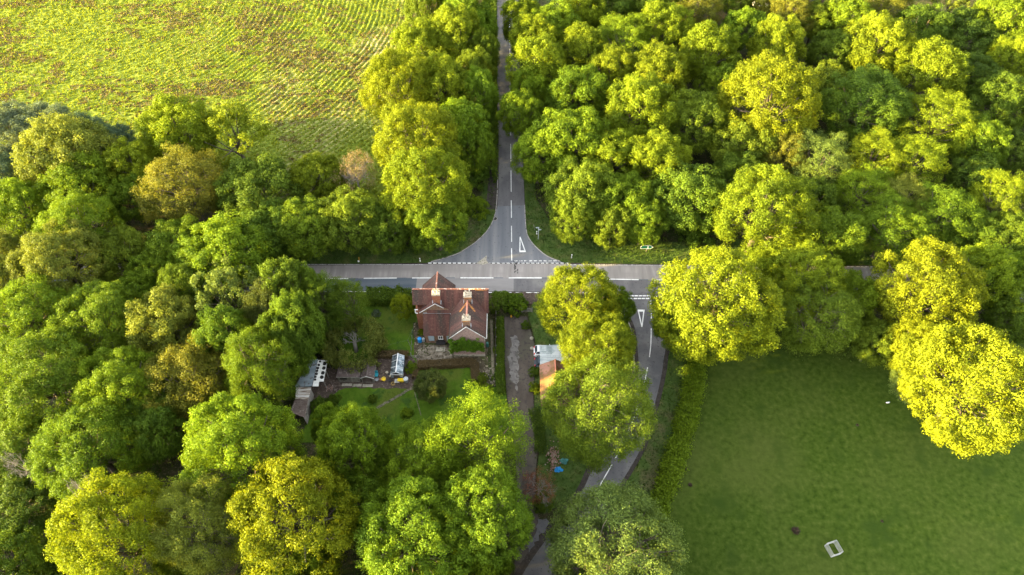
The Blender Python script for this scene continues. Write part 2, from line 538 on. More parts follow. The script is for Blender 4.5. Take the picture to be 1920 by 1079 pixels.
def smooth_line(pts, sub=6):
    """Catmull-Rom through 2-D/3-D points"""
    pts = [Vector(p) for p in pts]
    out = []
    for i in range(len(pts) - 1):
        p0, p1, p2, p3 = pts[max(i - 1, 0)], pts[i], pts[i + 1], pts[min(i + 2, len(pts) - 1)]
        for k in range(sub):
            t = k / sub
            out.append(0.5 * ((2 * p1) + (p2 - p0) * t + (2 * p0 - 5 * p1 + 4 * p2 - p3) * t * t + (3 * p1 - p0 - 3 * p2 + p3) * t ** 3))
    out.append(pts[-1])
    return out


def ragged(pts, amp=0.3, step=0.8, seed=1):
    """outline with worn, uneven edges"""
    rnd_ = random.Random(seed)
    out = []
    for i, p in enumerate(pts):
        q = pts[(i + 1) % len(pts)]
        n = max(1, int(math.hypot(q[0] - p[0], q[1] - p[1]) / step))
        for k in range(n):
            t = k / n
            out.append((p[0] + (q[0] - p[0]) * t + rnd_.uniform(-amp, amp), p[1] + (q[1] - p[1]) * t + rnd_.uniform(-amp, amp), p[2]))
    return out


def ribbon(pts, w):
    """outline of a strip of width w along pts"""
    L, Rr = [], []
    for i, p in enumerate(pts):
        t = (pts[min(i + 1, len(pts) - 1)] - pts[max(i - 1, 0)])
        n = Vector((-t.y, t.x, 0)).normalized() * (w / 2)
        L.append(p + n)
        Rr.append(p - n)
    return L + Rr[::-1]


def kerb(name, pts, w=0.16, z0=-0.1, z1=0.11):
    b = MB()
    out = ribbon(pts, w)
    k = len(pts)
    L, Rr = out[:k], out[k:][::-1]
    for i in range(k - 1):
        q = [L[i], Rr[i], Rr[i + 1], L[i + 1]]
        n = len(b.v)
        b.v += [(p.x, p.y, z1) for p in q] + [(p.x, p.y, z0) for p in q]
        b.f += [[n, n + 1, n + 2, n + 3], [n + 4, n, n + 3, n + 7], [n + 1, n + 5, n + 6, n + 2]]
    return tag(b.build(name, 'kerb'), kind='structure')
# ================================================================== SETTING
sheet('ground', [(-900, -300, -0.15), (900, -300, -0.15), (900, 1300, -0.15), (-900, 1300, -0.15)], 'litter')

# ---- main road, running left to right past the front of the cottage
top = [(-150, 81.6), (-70, 81.15), (-35.7, 80.95), (-25.6, 81.1), (-12, 81.35), (8, 81.35), (22, 81.0), (70, 80.6), (150, 80.0)]
bot = [(-150, 75.6), (-70, 75.15), (-22, 75.05), (-8, 75.0), (9, 74.8), (22, 74.2), (70, 73.4), (150, 72.8)]
mid = [(-150, 78.4), (-70, 77.9), (-34, 77.75), (-25.3, 77.95), (-12, 78.02), (8, 78.0), (22, 77.6), (70, 77.0), (150, 76.4)]


def at(line, x):
    for (x0, y0), (x1, y1) in zip(line, line[1:]):
        if x0 <= x <= x1:
            return y0 + (y1 - y0) * (x - x0) / (x1 - x0)
    return line[-1][1]


def strip_between(l0, l1, xa, xb, z, n=40):
    xs = [xa + (xb - xa) * i / n for i in range(n + 1)]
    return [(x, at(l0, x), z) for x in xs] + [(x, at(l1, x), z) for x in reversed(xs)]


main_road = sheet('main_road', strip_between(bot, top, -150, 150, 0.0), 'asphalt')
sheet('concrete_lane', strip_between(mid, top, -150, 150, 0.004), 'concrete', parent=main_road)
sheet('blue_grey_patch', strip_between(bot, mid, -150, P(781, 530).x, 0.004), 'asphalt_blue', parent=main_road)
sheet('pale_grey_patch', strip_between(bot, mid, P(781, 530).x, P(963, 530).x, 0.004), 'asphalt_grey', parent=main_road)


def marks(name, quads, parent, m='paint'):
    b = MB()
    for q in quads:
        b.poly(q)
    return b.build(name, m, parent)


def dash_x(line, off, x0, x1, on, gap, w, z):
    q = []
    x = x0
    while x < x1:
        xe = min(x + on, x1)
        ya, yb = at(line, x) + off, at(line, xe) + off
        q.append([(x, ya - w / 2, z), (xe, yb - w / 2, z), (xe, yb + w / 2, z), (x, ya + w / 2, z)])
        x += on + gap
    return q


marks('centre_line', dash_x(mid, 0, -150.2, 150, 6.0, 2.8, 0.20, 0.009), main_road)
marks('worn_centre_line', dash_x(mid, 0, -144.1, 150, 1.7, 7.1, 0.16, 0.009), main_road, 'asphalt_blue')
marks('edge_line', dash_x(bot, 0.15, -150, P(1150, 548).x, 400, 1, 0.13, 0.009), main_road)
marks('upper_edge_line', dash_x(top, -0.12, -150, P(796, 496).x, 400, 1, 0.11, 0.009) + dash_x(top, -0.12, P(1062, 495).x, 150, 400, 1, 0.11, 0.009), main_road, 'paint_worn')
# darker gully edge between tarmac and grass
sheet('road_edge_mud', [(x, at(top, x) + d + 0.22 * fb, -0.02) for d, rng_ in ((-0.2, 1), (0.35, -1)) for x, fb in [(-150 + 3 * i, random.random()) for i in range(101)][::rng_]], 'mud')
sheet('bottom_edge_mud', [(x, at(bot, x) + d - 0.4 * fb, -0.02) for d, rng_ in ((-0.5, 1), (0.2, -1)) for x, fb in [(-150 + 3 * i, random.random()) for i in range(101)][::rng_]], 'mud')
# gravelly pull-in beside the road, right of the cottage hedge
sheet('gravel_layby', ragged(G([(960, 548), (1075, 549), (1078, 562), (1040, 572), (990, 570), (962, 562)], 0.012), .22, .7), 'earth')

# ---- north road, running away from the junction
nl = smooth_line(G([(801, 493.4), (817, 489), (856, 477), (880, 463), (895, 452), (913, 434), (924.5, 414), (930, 393), (932.5, 360), (933.2, 319), (932.6, 200), (932.0, 100), (932, 0)]), 5)
nr = smooth_line(G([(1060, 493.8), (1028, 482), (1005, 464), (991, 446), (986.3, 428.5), (984, 393), (982.3, 348), (979, 270), (976, 200), (974, 100), (972, 0)]), 5)
far = Vector((nl[-1].x - 0.3, 420, 0)), Vector((nr[-1].x - 0.3, 420, 0))
north_road = sheet('north_road', nl + [far[0], far[1]] + nr[::-1], 'north_asphalt', z=0.002)
sheet('north_road_dark_surface', [(nl[-1].x + .02, 420, 0)] + [p for p in nl[::-1] if p.y > P(0, 391).y] + [p for p in nr if p.y > P(0, 391).y] + [(nr[-1].x, 420, 0)], 'asphalt', z=0.006, parent=north_road)
cl = []
for a0, a1 in ((466, 489), (424, 454), (376, 409), (320, 360), (270, 304), (226, 255), (188, 213), (152, 176), (120, 142), (92, 112), (66, 84), (42, 58), (20, 34), (0, 13)):
    x = 955 + 4.6 * min(1, a1 / 489 + .02)
    p0, p1 = P(x, a1), P(x - 0.4, a0)
    cl.append([(p0.x - .07, p0.y, .011), (p0.x + .07, p0.y, .011), (p1.x + .07, p1.y, .011), (p1.x - .07, p1.y, .011)])
marks('north_centre_line', cl, north_road)


def tri_sign(name, a_, b_, c_, parent, z, m='paint', w=0.2, wb=0.42):
    """hollow give-way triangle: apex a_, base b_-c_"""
    A, B, C = Vector(a_), Vector(b_), Vector(c_)
    up = (A - (B + C) / 2).normalized()
    sx = (C - B).normalized()
    q = [[B, C, C + up * wb - sx * w * .35, B + up * wb + sx * w * .35], [B, B + sx * w, A + sx * w * .4, A - sx * w * .4], [C - sx * w, C, A + sx * w * .4, A - sx * w * .4]]
    zs = (z, z + .002, z + .004)
    return marks(name, [[(p.x, p.y, zz) for p in r_] for r_, zz in zip(q, zs)], parent, m)


tri_sign('give_way_triangle', P(975.2, 444.5), P(973.6, 473.4), P(986.2, 473), north_road, 0.012)
gw = []
for i in range(29):
    x = 803 + i * (1060 - 803) / 28.0
    if 895 < x < 913:
        continue
    p = P(x, 493.8)
    gw.append([(p.x, p.y - .12, .013), (p.x + .62, p.y - .12, .013), (p.x + .62, p.y + .12, .013), (p.x, p.y + .12, .013)])
for i in range(11):
    p = P(964.5 + i * 9.1, 489.6)
    gw.append([(p.x, p.y - .12, .013), (p.x + .62, p.y - .12, .013), (p.x + .62, p.y + .12, .013), (p.x, p.y + .12, .013)])
marks('give_way_line', gw[:9], north_road)
marks('worn_give_way_line', gw[9:], north_road, 'paint_worn')
# skid smear of mud in the junction mouth and dark tar joints
sheet('mud_smear', G([(893, 494), (904, 486), (913, 479), (912, 488), (916, 494), (905, 497)], 0.0145), M['stone'], parent=north_road)
tj = []
for i in range(16):
    p = P(966 + random.uniform(-4, 4), 492 + i * 1.4)
    tj.append([(p.x, p.y, .015), (p.x + .12, p.y - .1, .015), (p.x + .2, p.y + .35, .015), (p.x + .08, p.y + .4, .015)])
marks('tar_joint', tj, north_road, 'rubber')
kerb('kerb', [p for p in nl if P(0, 492).y < p.y < P(0, 330).y])
kerb('kerb', [p for p in nr if P(0, 492).y < p.y < P(0, 380).y])
sheet('road_edge_mud', ribbon([p + Vector((-0.9, 0, 0)) for p in nl if P(0, 395).y < p.y < P(0, 240).y], 2.2), 'mud', z=0.075)
# drain cover sunk beside the left kerb
dc = P(928, 410.5)
drain = thing('drain_cover', 'round dark drain cover beside the left kerb of the north road', 'drain cover', (dc.x, dc.y, 0.0))
MB().lathe((dc.x, dc.y, 0.004), [(0.52, 0), (0.52, 0.03), (0.40, 0.035)], 18).build('rim', 'kerb', drain)
MB().lathe((dc.x, dc.y, 0.03), [(0.39, 0), (0.39, 0.012)], 16).build('lid', 'rubber', drain)

# ---- the lane, bending away down to the foot of the picture
ll = smooth_line(G([(1120, 548), (1148, 567), (1162, 581.5), (1174, 596), (1181.6, 614), (1185, 632), (1187, 653), (1189, 690), (1184, 730), (1168, 785), (1140, 840), (1105, 873), (1086, 912), (1058, 955), (1022, 1000), (992, 1040), (968, 1079), (940, 1140)]), 5)
lr = smooth_line(G([(1275, 550), (1256, 580), (1250, 620), (1247, 659), (1244.6, 672), (1240, 705), (1227, 760), (1203, 838), (1157, 917), (1128, 958), (1096, 1000), (1070, 1040), (1046, 1079), (1010, 1140)]), 5)
lane = sheet('lane', ll + lr[::-1], 'lane', z=0.003)
sheet('lane_edge_mud', ribbon([p + Vector((0.35, 0, 0)) for p in lr], 1.5), 'mud', z=-0.01)
sheet('lane_edge_mud', ribbon([p + Vector((0.25, 0, 0)) for p in ll if p.y < P(0, 590).y], 1.0), 'mud', z=0.006, parent=lane)


def line_along(pts, w, z):
    o = ribbon([Vector(p) for p in pts], w)
    k = len(o) // 2
    return [[(*o[i].xy, z), (*o[i + 1].xy, z), (*o[2 * k - 2 - i].xy, z), (*o[2 * k - 1 - i].xy, z)] for i in range(k - 1)]


lq = []
for seg in ([(1219.4, 555), (1220.6, 575), (1221, 598)], [(1221, 616.4), (1220.3, 645), (1217.7, 670)], [(1214.2, 689), (1209, 715), (1202.5, 741)], [(1196, 762), (1186, 790), (1178, 808)], [(1168, 832), (1158, 852), (1153, 861)], [(1147.5, 871.5), (1136, 891), (1124, 912)]):
    lq += line_along(smooth_line(G(seg), 4), 0.15, 0.010)
marks('lane_centre_line', lq, lane)
tri_sign('give_way_triangle', P(1203.6, 613.5), P(1195.3, 581), P(1208.6, 581), lane, 0.012)
gq = []
for i in range(11):
    x = 1144 + i * 7.6 * (1 if i else 1)
    if x > 1219:
        break
    for yy in (555.0, 560.2):
        p = P(x - (1.5 if yy > 557 else 0), yy)
        gq.append([(p.x, p.y - .12, .013), (p.x + .60, p.y - .12, .013), (p.x + .60, p.y + .12, .013), (p.x, p.y + .12, .013)])
for x in (1228, 1236, 1243, 1251, 1259):
    p = P(x, 556.8)
    gq.append([(p.x, p.y - .1, .013), (p.x + .62, p.y - .1, .013), (p.x + .62, p.y + .1, .013), (p.x, p.y + .1, .013)])
marks('give_way_line', gq, lane)
kerb('kerb', [p for p in ll if P(0, 700).y < p.y < P(0, 572).y])

# ---- driveway to the right of the cottage
dl = smooth_line(G([(946, 594), (945, 640), (947, 690), (950, 735), (957, 780), (964, 830), (968, 880), (970, 930), (969, 980), (966, 1030), (964, 1090), (960, 1150)]), 4)
dr = smooth_line(G([(988, 594), (996, 625), (1002, 650), (1003, 690), (1000, 740), (1003, 790), (1008, 840), (1004, 890), (1003, 940), (1012, 985), (1003, 1030), (990, 1090), (975, 1150)]), 4)
driveway = sheet('driveway', dl + dr[::-1], 'drive', z=0.0)
sheet('worn_concrete', ragged(G([(958, 634), (965, 628), (973, 636), (972, 660), (974, 690), (971, 716), (968, 735), (965, 722), (958, 716), (956, 694), (953, 670), (958, 650)], 0.006), .22, .45), 'drive_worn', parent=driveway)
sheet('worn_concrete', ragged(G([(1010, 975), (1024, 972), (1030, 982), (1012, 1006), (1000, 1022), (994, 1036), (990, 1022), (1003, 1000)], 0.010), .22, .45), 'lane', parent=driveway)

# ---- grass
vl = G([(430, 498)], .05) + [(x, at(top, x) + 0.3, .05) for x in (-44, -30, P(801, 493).x)] + [tuple(p + Vector((-.08, 0, .05))) for p in nl] + G([(905, 0), (908, 260), (905, 360), (880, 410), (840, 440), (760, 460), (430, 455)], .05)
verge_l = sheet('verge', vl, 'verge')
vr = [tuple(p + Vector((.08, 0, .05))) for p in nr] + G([(1010, 0), (1004, 250), (1004, 370), (1040, 430), (1120, 450), (1300, 455)], .05) + [(90, 92, .05), (150, 92, .05)] + [(x, at(top, x) + 0.3, .05) for x in (150, 70, 22, P(1062, 495).x)]
verge_r = sheet('verge', vr, 'verge')
# island of grass between the kerb of the lane, the driveway and the sheds
isl = G([(1000, 566), (1100, 566), (1120, 556)], .06) + [tuple(p + Vector((-.1, 0, .06))) for p in ll if p.y < P(0, 570).y and p.y > P(0, 935).y] + G([(1060, 940), (1020, 965), (1008, 940), (1006, 890), (1012, 840), (1006, 790), (1002, 760), (1004, 700), (1004, 640), (990, 590)], .06)
island = sheet('grass_bank', isl, 'verge')
ext = [tuple(p + Vector((.75, 0, .04))) for p in lr] + G([(1150, 1140), (1215, 1079), (1236, 960), (1262, 870), (1290, 760), (1305, 690), (1300, 600)], .04)
verge_lane = sheet('verge', ext, 'verge')
pl = G([(1310, 600), (1314, 700), (1300, 760), (1274, 860), (1250, 950), (1236, 1010), (1222, 1079)])
pasture = sheet('pasture', [(p[0], p[1], .02) for p in pl] + [(18, 10, .02), (140, 10, .02), (150, 68, .02)], 'pasture')
lawn = sheet('lawn', G([(575, 590), (640, 572), (700, 556), (783, 556), (783, 668), (945, 668), (945, 700), (952, 770), (958, 830), (560, 830), (600, 730), (640, 660)], .0), 'lawn')
sheet('earth_bed', ragged(G([(596, 690), (650, 690), (700, 668), (772, 668), (784, 690), (776, 731), (735, 728), (640, 728), (588, 770), (548, 790), (560, 700)], .012), .22, .7), 'earth')
sheet('terrace', ragged(G([(776, 606), (800, 600), (914, 600), (914, 668), (946, 670), (944, 726), (905, 726), (900, 700), (893, 690), (786, 692), (778, 668)], .02), .22, .7), 'terrace')
sheet('side_path', G([(914, 588), (930, 588), (934, 726), (916, 726)], .032), 'litter')
sheet('path', G([(919, 600), (924, 600), (927, 700), (922, 700)], .040), 'path_slab')
slabs = MB()
for i in range(15):
    t = i / 14
    p = P(775 - 66 * t + random.uniform(-.8, .8), 727 + 37 * t + random.uniform(-.6, .6))
    slabs.obox((p.x, p.y, .02), (.52 + random.uniform(-.08, .1), .40, .05), rz=R(34) + random.uniform(-.2, .2))
tag(slabs.build('stepping_path', 'path_slab'), kind='structure')
mown = MB()
for i in range(10):
    p = P(778 + 1.2 * i, 738 + 4.3 * i)
    mown.obox((p.x, p.y, .012), (.10, .55, .02), rz=R(12) + random.uniform(-.1, .1))
tag(mown.build('lawn_edging', 'path_slab'), kind='structure')

# ---- field at the top left: ridges that curve round, tussocks, pale stubble
fx0, fx1, fy0, fy1 = -175, -16, 97, 215
nx, ny = 640, 460
gx, gy = np.meshgrid(np.linspace(fx0, fx1, nx), np.linspace(fy0, fy1, ny))


def field_phase(x, y):
    w = (fbm(x * 0.05, y * 0.05, 3) - .5) * 3
    dx, dy = x + 112, y - 172
    return (np.sqrt(dx * dx + dy * dy) + w) / 1.28


def field_h(x, y):
    amp = np.clip((x + 108) / 50, 0.35, 1.0)
    brown = fbm(x * 0.06 + 4, y * 0.09, 21, 4)
    h = 0.11 * amp * np.sin(2 * PI * field_phase(x, y)) * np.clip(2.6 * fbm(x * 0.22, y * 0.22, 9, 3) - .55, .05, 1.3)
    h = h + 0.34 * (fbm(x * 0.9, y * 0.9, 5, 3) - .5) + 0.35 * np.clip((brown - .55) * 6, 0, 1) * (fbm(x * 0.55, y * 0.8, 8, 3) - .3)
    return h + 0.1


gz = field_h(gx, gy)
vv = np.stack([gx, gy, gz], -1).reshape(-1, 3)
ii = np.arange(nx * ny).reshape(ny, nx)
ff = np.stack([ii[:-1, :-1], ii[:-1, 1:], ii[1:, 1:], ii[1:, :-1]], -1).reshape(-1, 4)
me = bpy.data.meshes.new('field')
me.vertices.add(len(vv)); me.vertices.foreach_set('co', vv.astype(np.float32).ravel())
me.loops.add(ff.size); me.loops.foreach_set('vertex_index', ff.astype(np.int32).ravel())
me.polygons.add(len(ff)); me.polygons.foreach_set('loop_start', np.arange(0, ff.size, 4, dtype=np.int32)); me.polygons.foreach_set('loop_total', np.full(len(ff), 4, dtype=np.int32))
brown_f = fbm(gx * 0.06 + 4, gy * 0.09, 21, 4)
stub = np.clip((fbm(gx * 0.045 + 2, gy * 0.03, 33, 3) - .48) * 6, 0, 1) * np.clip((gx + 80) / 25, 0, 1)
at_ = me.attributes.new('brown', 'FLOAT', 'POINT'); at_.data.foreach_set('value', np.clip((brown_f + 0.9 * (fbm(gx * 0.5, gy * 0.9, 44, 3) - .5) - .55 - np.clip((128 - gy) / 60, 0, .5)) * 6, 0, .85).astype(np.float32).ravel())
at2 = me.attributes.new('stubble', 'FLOAT', 'POINT'); at2.data.foreach_set('value', (stub * (0.55 + 0.45 * np.sin(2 * PI * field_phase(gx, gy) + 1.2))).astype(np.float32).ravel())
me.update(calc_edges=True)
mf, nt, out = newmat('field_grass')
geo = nt.nodes.new('ShaderNodeNewGeometry')
c = ramp(nt, noise(nt, geo.outputs['Position'], 1.3, 5), [(0.075, 0.112, 0.010), (0.12, 0.162, 0.014), (0.165, 0.182, 0.026)])
for nm, colr in (('stubble', (0.27, 0.225, 0.13)), ('brown', (0.12, 0.10, 0.045))):
    an_ = nt.nodes.new('ShaderNodeAttribute'); an_.attribute_name = nm
    c = mixc(nt, an_.outputs['Fac'], c, colr)
b_ = nt.nodes.new('ShaderNodeBsdfPrincipled'); b_.inputs['Roughness'].default_value = .9; b_.inputs['Specular IOR Level'].default_value = .15
nt.links.new(c, b_.inputs['Base Color']); nt.links.new(b_.outputs[0], out.inputs[0])
me.materials.append(mf)
field = bpy.data.objects.new('field', me); COL.objects.link(field); field['kind'] = 'structure'
M['grass_blade'] = leafmat('grass_blade', (0.128, 0.160, 0.014), 0.5)
M['brown_blade'] = leafmat('brown_blade', (0.13, 0.10, 0.050), 0.25)
M['straw_blade'] = leafmat('straw_blade', (0.24, 0.19, 0.10), 0.3)
M['dry_blade'] = leafmat('dry_blade', (0.056, 0.064, 0.020), 0.3)
M['turf_blade'] = leafmat('turf_blade', (0.052, 0.095, 0.016), 0.3)
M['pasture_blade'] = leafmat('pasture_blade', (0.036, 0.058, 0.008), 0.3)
FP = [(-170, 99), (-18, 99), (-18, 212), (-170, 212)]
tufts('rough_grass', [FP], 230000, M['grass_blade'], (.14, .34), 1.2, 11, field_h)
tufts('dead_bracken', [FP], 170000, M['brown_blade'], (.18, .42), 1.1, 12, field_h,
      mask=lambda x, y, r: (fbm(x * 0.06 + 4, y * 0.09, 21, 4) + 0.9 * (fbm(x * 0.5, y * 0.9, 44, 3) - .5)) > .60 + np.clip((128 - y) / 60, 0, .5))
tufts('dry_stubble', [FP], 60000, M['straw_blade'], (.15, .32), .9, 13, field_h,
      mask=lambda x, y, r: (fbm(x * 0.045 + 2, y * 0.03, 33, 3) > .52) & (x > -85) & (np.sin(2 * PI * field_phase(x, y) + 1.2) > -.2))

# ---- short grass that breaks up the turf and its edges
tufts('verge_grass', [[p[:2] for p in vl], [p[:2] for p in vr], [p[:2] for p in isl], [p[:2] for p in ext]], 60000, M['turf_blade'], (.10, .32), .8, 21, .04)
tufts('lawn_grass', [[p[:2] for p in G([(575, 590), (640, 572), (700, 556), (775, 556), (778, 668), (600, 668)])], [p[:2] for p in G([(590, 735), (780, 735), (780, 692), (890, 692), (900, 726), (950, 740), (955, 830), (560, 830)])]], 26000, M['turf_blade'], (.05, .12), 1.0, 22, .0)
pp = [(p[0], p[1]) for p in pl] + [(18, 18), (100, 18), (110, 66)]
tufts('pasture_grass', [pp], 70000, M['pasture_blade'], (.03, .08), 1.0, 23, .02)
tufts('dry_pasture_grass', [pp], 30000, M['dry_blade'], (.03, .08), .8, 24, .02, mask=lambda x, y, r: (fbm(x * .075, y * .075, 61, 4) + .25 * r.random(len(x))) > .70)
# ================================================================== COTTAGE
house = thing('cottage', 'brick cottage with red tiled roofs and three chimneys beside the main road', 'house', (-10, 66, 0))
w = MB()
w.box(-15.9, -4.4, 66.45, 70.6, -.15, 5.5)                                            # long range, along the road
w.extrude([(-15.9, 66.45, 5.5), (-15.9, 70.6, 5.5), (-15.9, 68.5, 8.6)], (.3, 0, 0))
w.extrude([(-4.7, 66.45, 5.5), (-4.7, 70.6, 5.5), (-4.7, 68.5, 8.6)], (.3, 0, 0))
w.box(-14.9, -10.0, 70.6, 71.7, -.15, 5.5)                                            # short wing to the road
w.build('wall', 'brick_red', house)
w = MB()
w.box(-9.75, -4.5, 61.35, 66.44, -.15, 5.6)                                           # wing to the garden
w.extrude([(-9.75, 61.35, 5.6), (-4.5, 61.35, 5.6), (-7.2, 61.35, 8.55)], (0, .35, 0))
w.build('wing_wall', 'brick_pink', house, 'weathered pink gable end wall')
w = MB()
w.extrude([(-15.0, 66.38, 4.6), (-10.4, 66.38, 4.6), (-10.4, 66.38, 6.0), (-11.3, 66.38, 6.75), (-12.5, 66.38, 7.85), (-15.0, 66.38, 5.55)], (0, .06, 0))
w.build('gable_wall', 'brick', house, 'brown brick gable with a white edge board')
w = MB()
w.box(-14.55, -9.95, 63.9, 66.37, -.15, 2.35)
w.extrude([(-14.55, 63.9, 2.35), (-14.55, 66.37, 2.35), (-14.55, 66.37, 5.0)], (.25, 0, 0))
w.build('lean_to_wall', 'brick', house)


def roof_plane(z_at, y):
    return z_at


rf = MB()
SY, SZ, RZ, RY = 66.05, 5.55, 8.9, 68.5
k_ = (RZ - SZ) / (RY - SY)
rf.slab([(-16.35, RY, RZ), (-3.85, RY, RZ), (-3.85, SY, SZ), (-14.0, SY, SZ), (-14.0, 66.9, RZ - k_ * 1.6), (-16.35, 66.9, RZ - k_ * 1.6)], .14)
rf.slab([(-16.35, RY + .01, RZ), (-3.85, RY + .01, RZ), (-3.85, 71.0, SZ), (-16.35, 71.0, SZ)], .14)
roof = rf.build('roof', 'tile_s', house)
rg = MB()
for i in range(42):
    x = -16.3 + 12.5 * i / 42
    rg.tube([(x, RY, RZ + .02), (x + .285, RY, RZ + .035)], .13, 8)
rg.build('ridge_tile', 'ridge_tile', roof)
lc = MB()
for i in range(9):
    x = -5.9 + .22 * i
    lc.obox((x, RY - .14 - random.uniform(0, .08), RZ - .10), (.15, .16, .05), 0)
lc.build('lichen', 'lichen', roof)
rf = MB()                                                                               # north wing roof
rf.slab([(-12.4, 68.6, 8.95), (-12.4, 72.0, 8.95), (-15.25, 72.0, 5.5), (-15.25, 68.6, 5.5)], .14)
rf.slab([(-12.39, 72.0, 8.95), (-12.39, 68.6, 8.95), (-9.6, 68.6, 5.5), (-9.6, 72.0, 5.5)], .14)
nroof = rf.build('north_wing_roof', 'tile_e', house)
rg = MB()
for i in range(11):
    rg.tube([(-12.4, 68.8 + .3 * i, 8.98), (-12.4, 69.07 + .3 * i, 8.995)], .13, 8)
rg.build('ridge_tile', 'ridge_tile', nroof)
rf = MB()                                                                               # garden wing roof
rf.slab([(-7.2, 61.1, 8.82), (-7.2, 68.3, 8.82), (-10.1, 66.2, 5.55), (-10.1, 61.1, 5.55)], .14)
rf.slab([(-7.19, 68.3, 8.82), (-7.19, 61.1, 8.82), (-4.15, 61.1, 5.55), (-4.15, 66.2, 5.55)], .14)
wroof = rf.build('garden_wing_roof', 'tile_e', house)
rg = MB()
for i in range(18):
    rg.tube([(-7.2, 61.9 + .25 * i, 8.85), (-7.2, 62.12 + .25 * i, 8.86)], .14, 8)
rg.build('ridge_tile', M['orange_tile'] if False else mat('salmon_ridge_tile', [(0.34, 0.13, 0.085), (0.46, 0.22, 0.16)], 2.5), wroof)
lc = MB()
for s in (-1, 1):
    for i in range(5):
        t = i / 5
        x = -7.2 + s * (0.18 + 1.15 * t)
        lc.obox((x, 65.75 - .85 * t, 8.82 - 1.10 * (abs(x + 7.2)) + .05), (.36, .34, .03), 0, tilt=-s * 1.1)
lc.build('lichen', 'lichen', wroof)
rf = MB()                                                                               # small gable roof, long left slope
rf.slab([(-12.5, 66.2, 8.02), (-12.5, 67.9, 8.02), (-15.3, 67.0, 5.5), (-15.3, 66.2, 5.5)], .10)
rf.slab([(-12.49, 67.9, 8.02), (-12.49, 66.2, 8.02), (-11.25, 66.2, 6.90), (-11.25, 67.2, 6.90)], .10)
sroof = rf.build('small_gable_roof', 'tile_e', house)
rf = MB()                                                                               # lean-to
rf.slab([(-14.75, 66.37, 5.12), (-9.9, 66.37, 5.12), (-9.9, 63.6, 2.5), (-14.75, 63.6, 2.5)], .12)
rf.build('lean_to_roof', 'tile_s', house)
fl = MB()
fl.box(-14.75, -10.1, 66.28, 66.36, 5.13, 5.33)
fl.build('flashing', 'lead', house)


def board(name, a_, b_, parent, m='white', t=.05, h=.22):
    A, B = Vector(a_), Vector(b_)
    bb = MB()
    bb.extrude([A, B, B - Vector((0, 0, h)), A - Vector((0, 0, h))], (0, -t, 0))
    return bb.build(name, m, parent)


board('bargeboard', (-12.5, 66.19, 8.05), (-15.32, 66.19, 5.52), sroof, 'offwhite', .05, .14)
board('bargeboard', (-12.5, 66.19, 8.05), (-11.2, 66.19, 6.88), sroof, 'offwhite', .05, .14)
board('bargeboard', (-7.2, 61.09, 8.84), (-10.12, 61.09, 5.54), wroof, 'offwhite', .05, .13)
board('bargeboard', (-7.2, 61.09, 8.84), (-4.13, 61.09, 5.54), wroof, 'offwhite', .05, .13)
MB().tube([(-4.1, 61.1, 5.45), (-4.1, 66.2, 5.45)], .07, 6).build('gutter', 'offwhite', house)
MB().tube([(-10.15, 61.15, 5.45), (-10.15, 65.9, 5.45)], .06, 6).build('gutter', 'rubber', house)
MB().tube([(-4.42, 65.2, 5.4), (-4.36, 65.2, 2.5), (-4.38, 65.2, .1)], .06, 6).build('drainpipe', 'white', house)
pb = MB()
pb.tube([(-15.95, 66.3, 6.25), (-15.95, 66.3, 5.3)], .07, 6).tube([(-15.95, 66.3, 6.2), (-15.5, 66.3, 6.2)], .07, 6).tube([(-15.95, 66.3, 5.3), (-15.6, 66.3, 5.2)], .07, 6)
pb.build('soil_pipe', 'white', house)
pb = MB()
pb.box(-10.9, -9.95, 66.2, 66.28, 5.35, 5.47)
pb.tube([(-10.15, 66.1, 5.4), (-10.12, 65.4, 4.8), (-10.1, 65.3, 3.9)], .07, 6)
pb.build('drainpipe', 'white', house)
# windows, doors and blanks of the lean-to front
for x0, x1, zt, zb in ((-14.0, -13.05, 2.2, .75), (-10.95, -10.15, 2.2, .75)):
    b = MB().box(x0, x1, 63.80, 63.885, zb, zt)
    b.build('shutter', 'slate_panel', house)
wf = MB()
for x0, x1, z0, z1 in ((-12.35, -12.24, 1.15, 2.25), (-11.66, -11.55, 1.15, 2.25), (-12.24, -11.66, 1.15, 1.28), (-12.24, -11.66, 2.13, 2.25), (-12.0, -11.92, 1.28, 2.13)):
    wf.box(x0, x1, 63.76, 63.885, z0, z1)
fr = wf.build('window', 'white', house)
MB().box(-12.24, -11.66, 63.84, 63.88, 1.28, 2.13).build('pane', 'glass', fr)
MB().box(-12.5, -11.4, 63.84, 63.888, 0, 1.1).build('door', 'black', house)
MB().box(-12.75, -11.2, 63.05, 63.83, .7, .8).build('canopy', 'black', house)
MB().box(-12.75, -11.25, 62.1, 62.95, 0, .16).build('doorstep', 'stone', house)
for x in (-14.2, -7.4):                                                                 # windows on the road side and gable end
    f_ = MB().box(x - .55, x + .55, (71.0 if x < -12 else 61.25), (71.75 if x < -12 else 61.345), 2.9, 4.2) if x > -12 else MB().box(-13.0, -11.8, 71.705, 71.76, 2.8, 4.2)
    f_ = f_.build('window', 'white', house)
    p_ = MB().box(x - .45, x + .45, 61.235, 61.249, 3.0, 4.1) if x > -12 else MB().box(-12.9, -11.9, 71.762, 71.775, 2.9, 4.1)
    p_.build('pane', 'glass', f_)
for y in (62.6, 64.6):
    f_ = MB().box(-4.495, -4.44, y - .5, y + .5, 3.2, 4.4).build('window', 'white', house)
    MB().box(-4.438, -4.425, y - .42, y + .42, 3.3, 4.3).build('pane', 'glass', f_)
pl_ = MB().box(-9.8, -4.45, 61.20, 61.34, .0, .35)
pl_.build('plinth', 'stone', house)


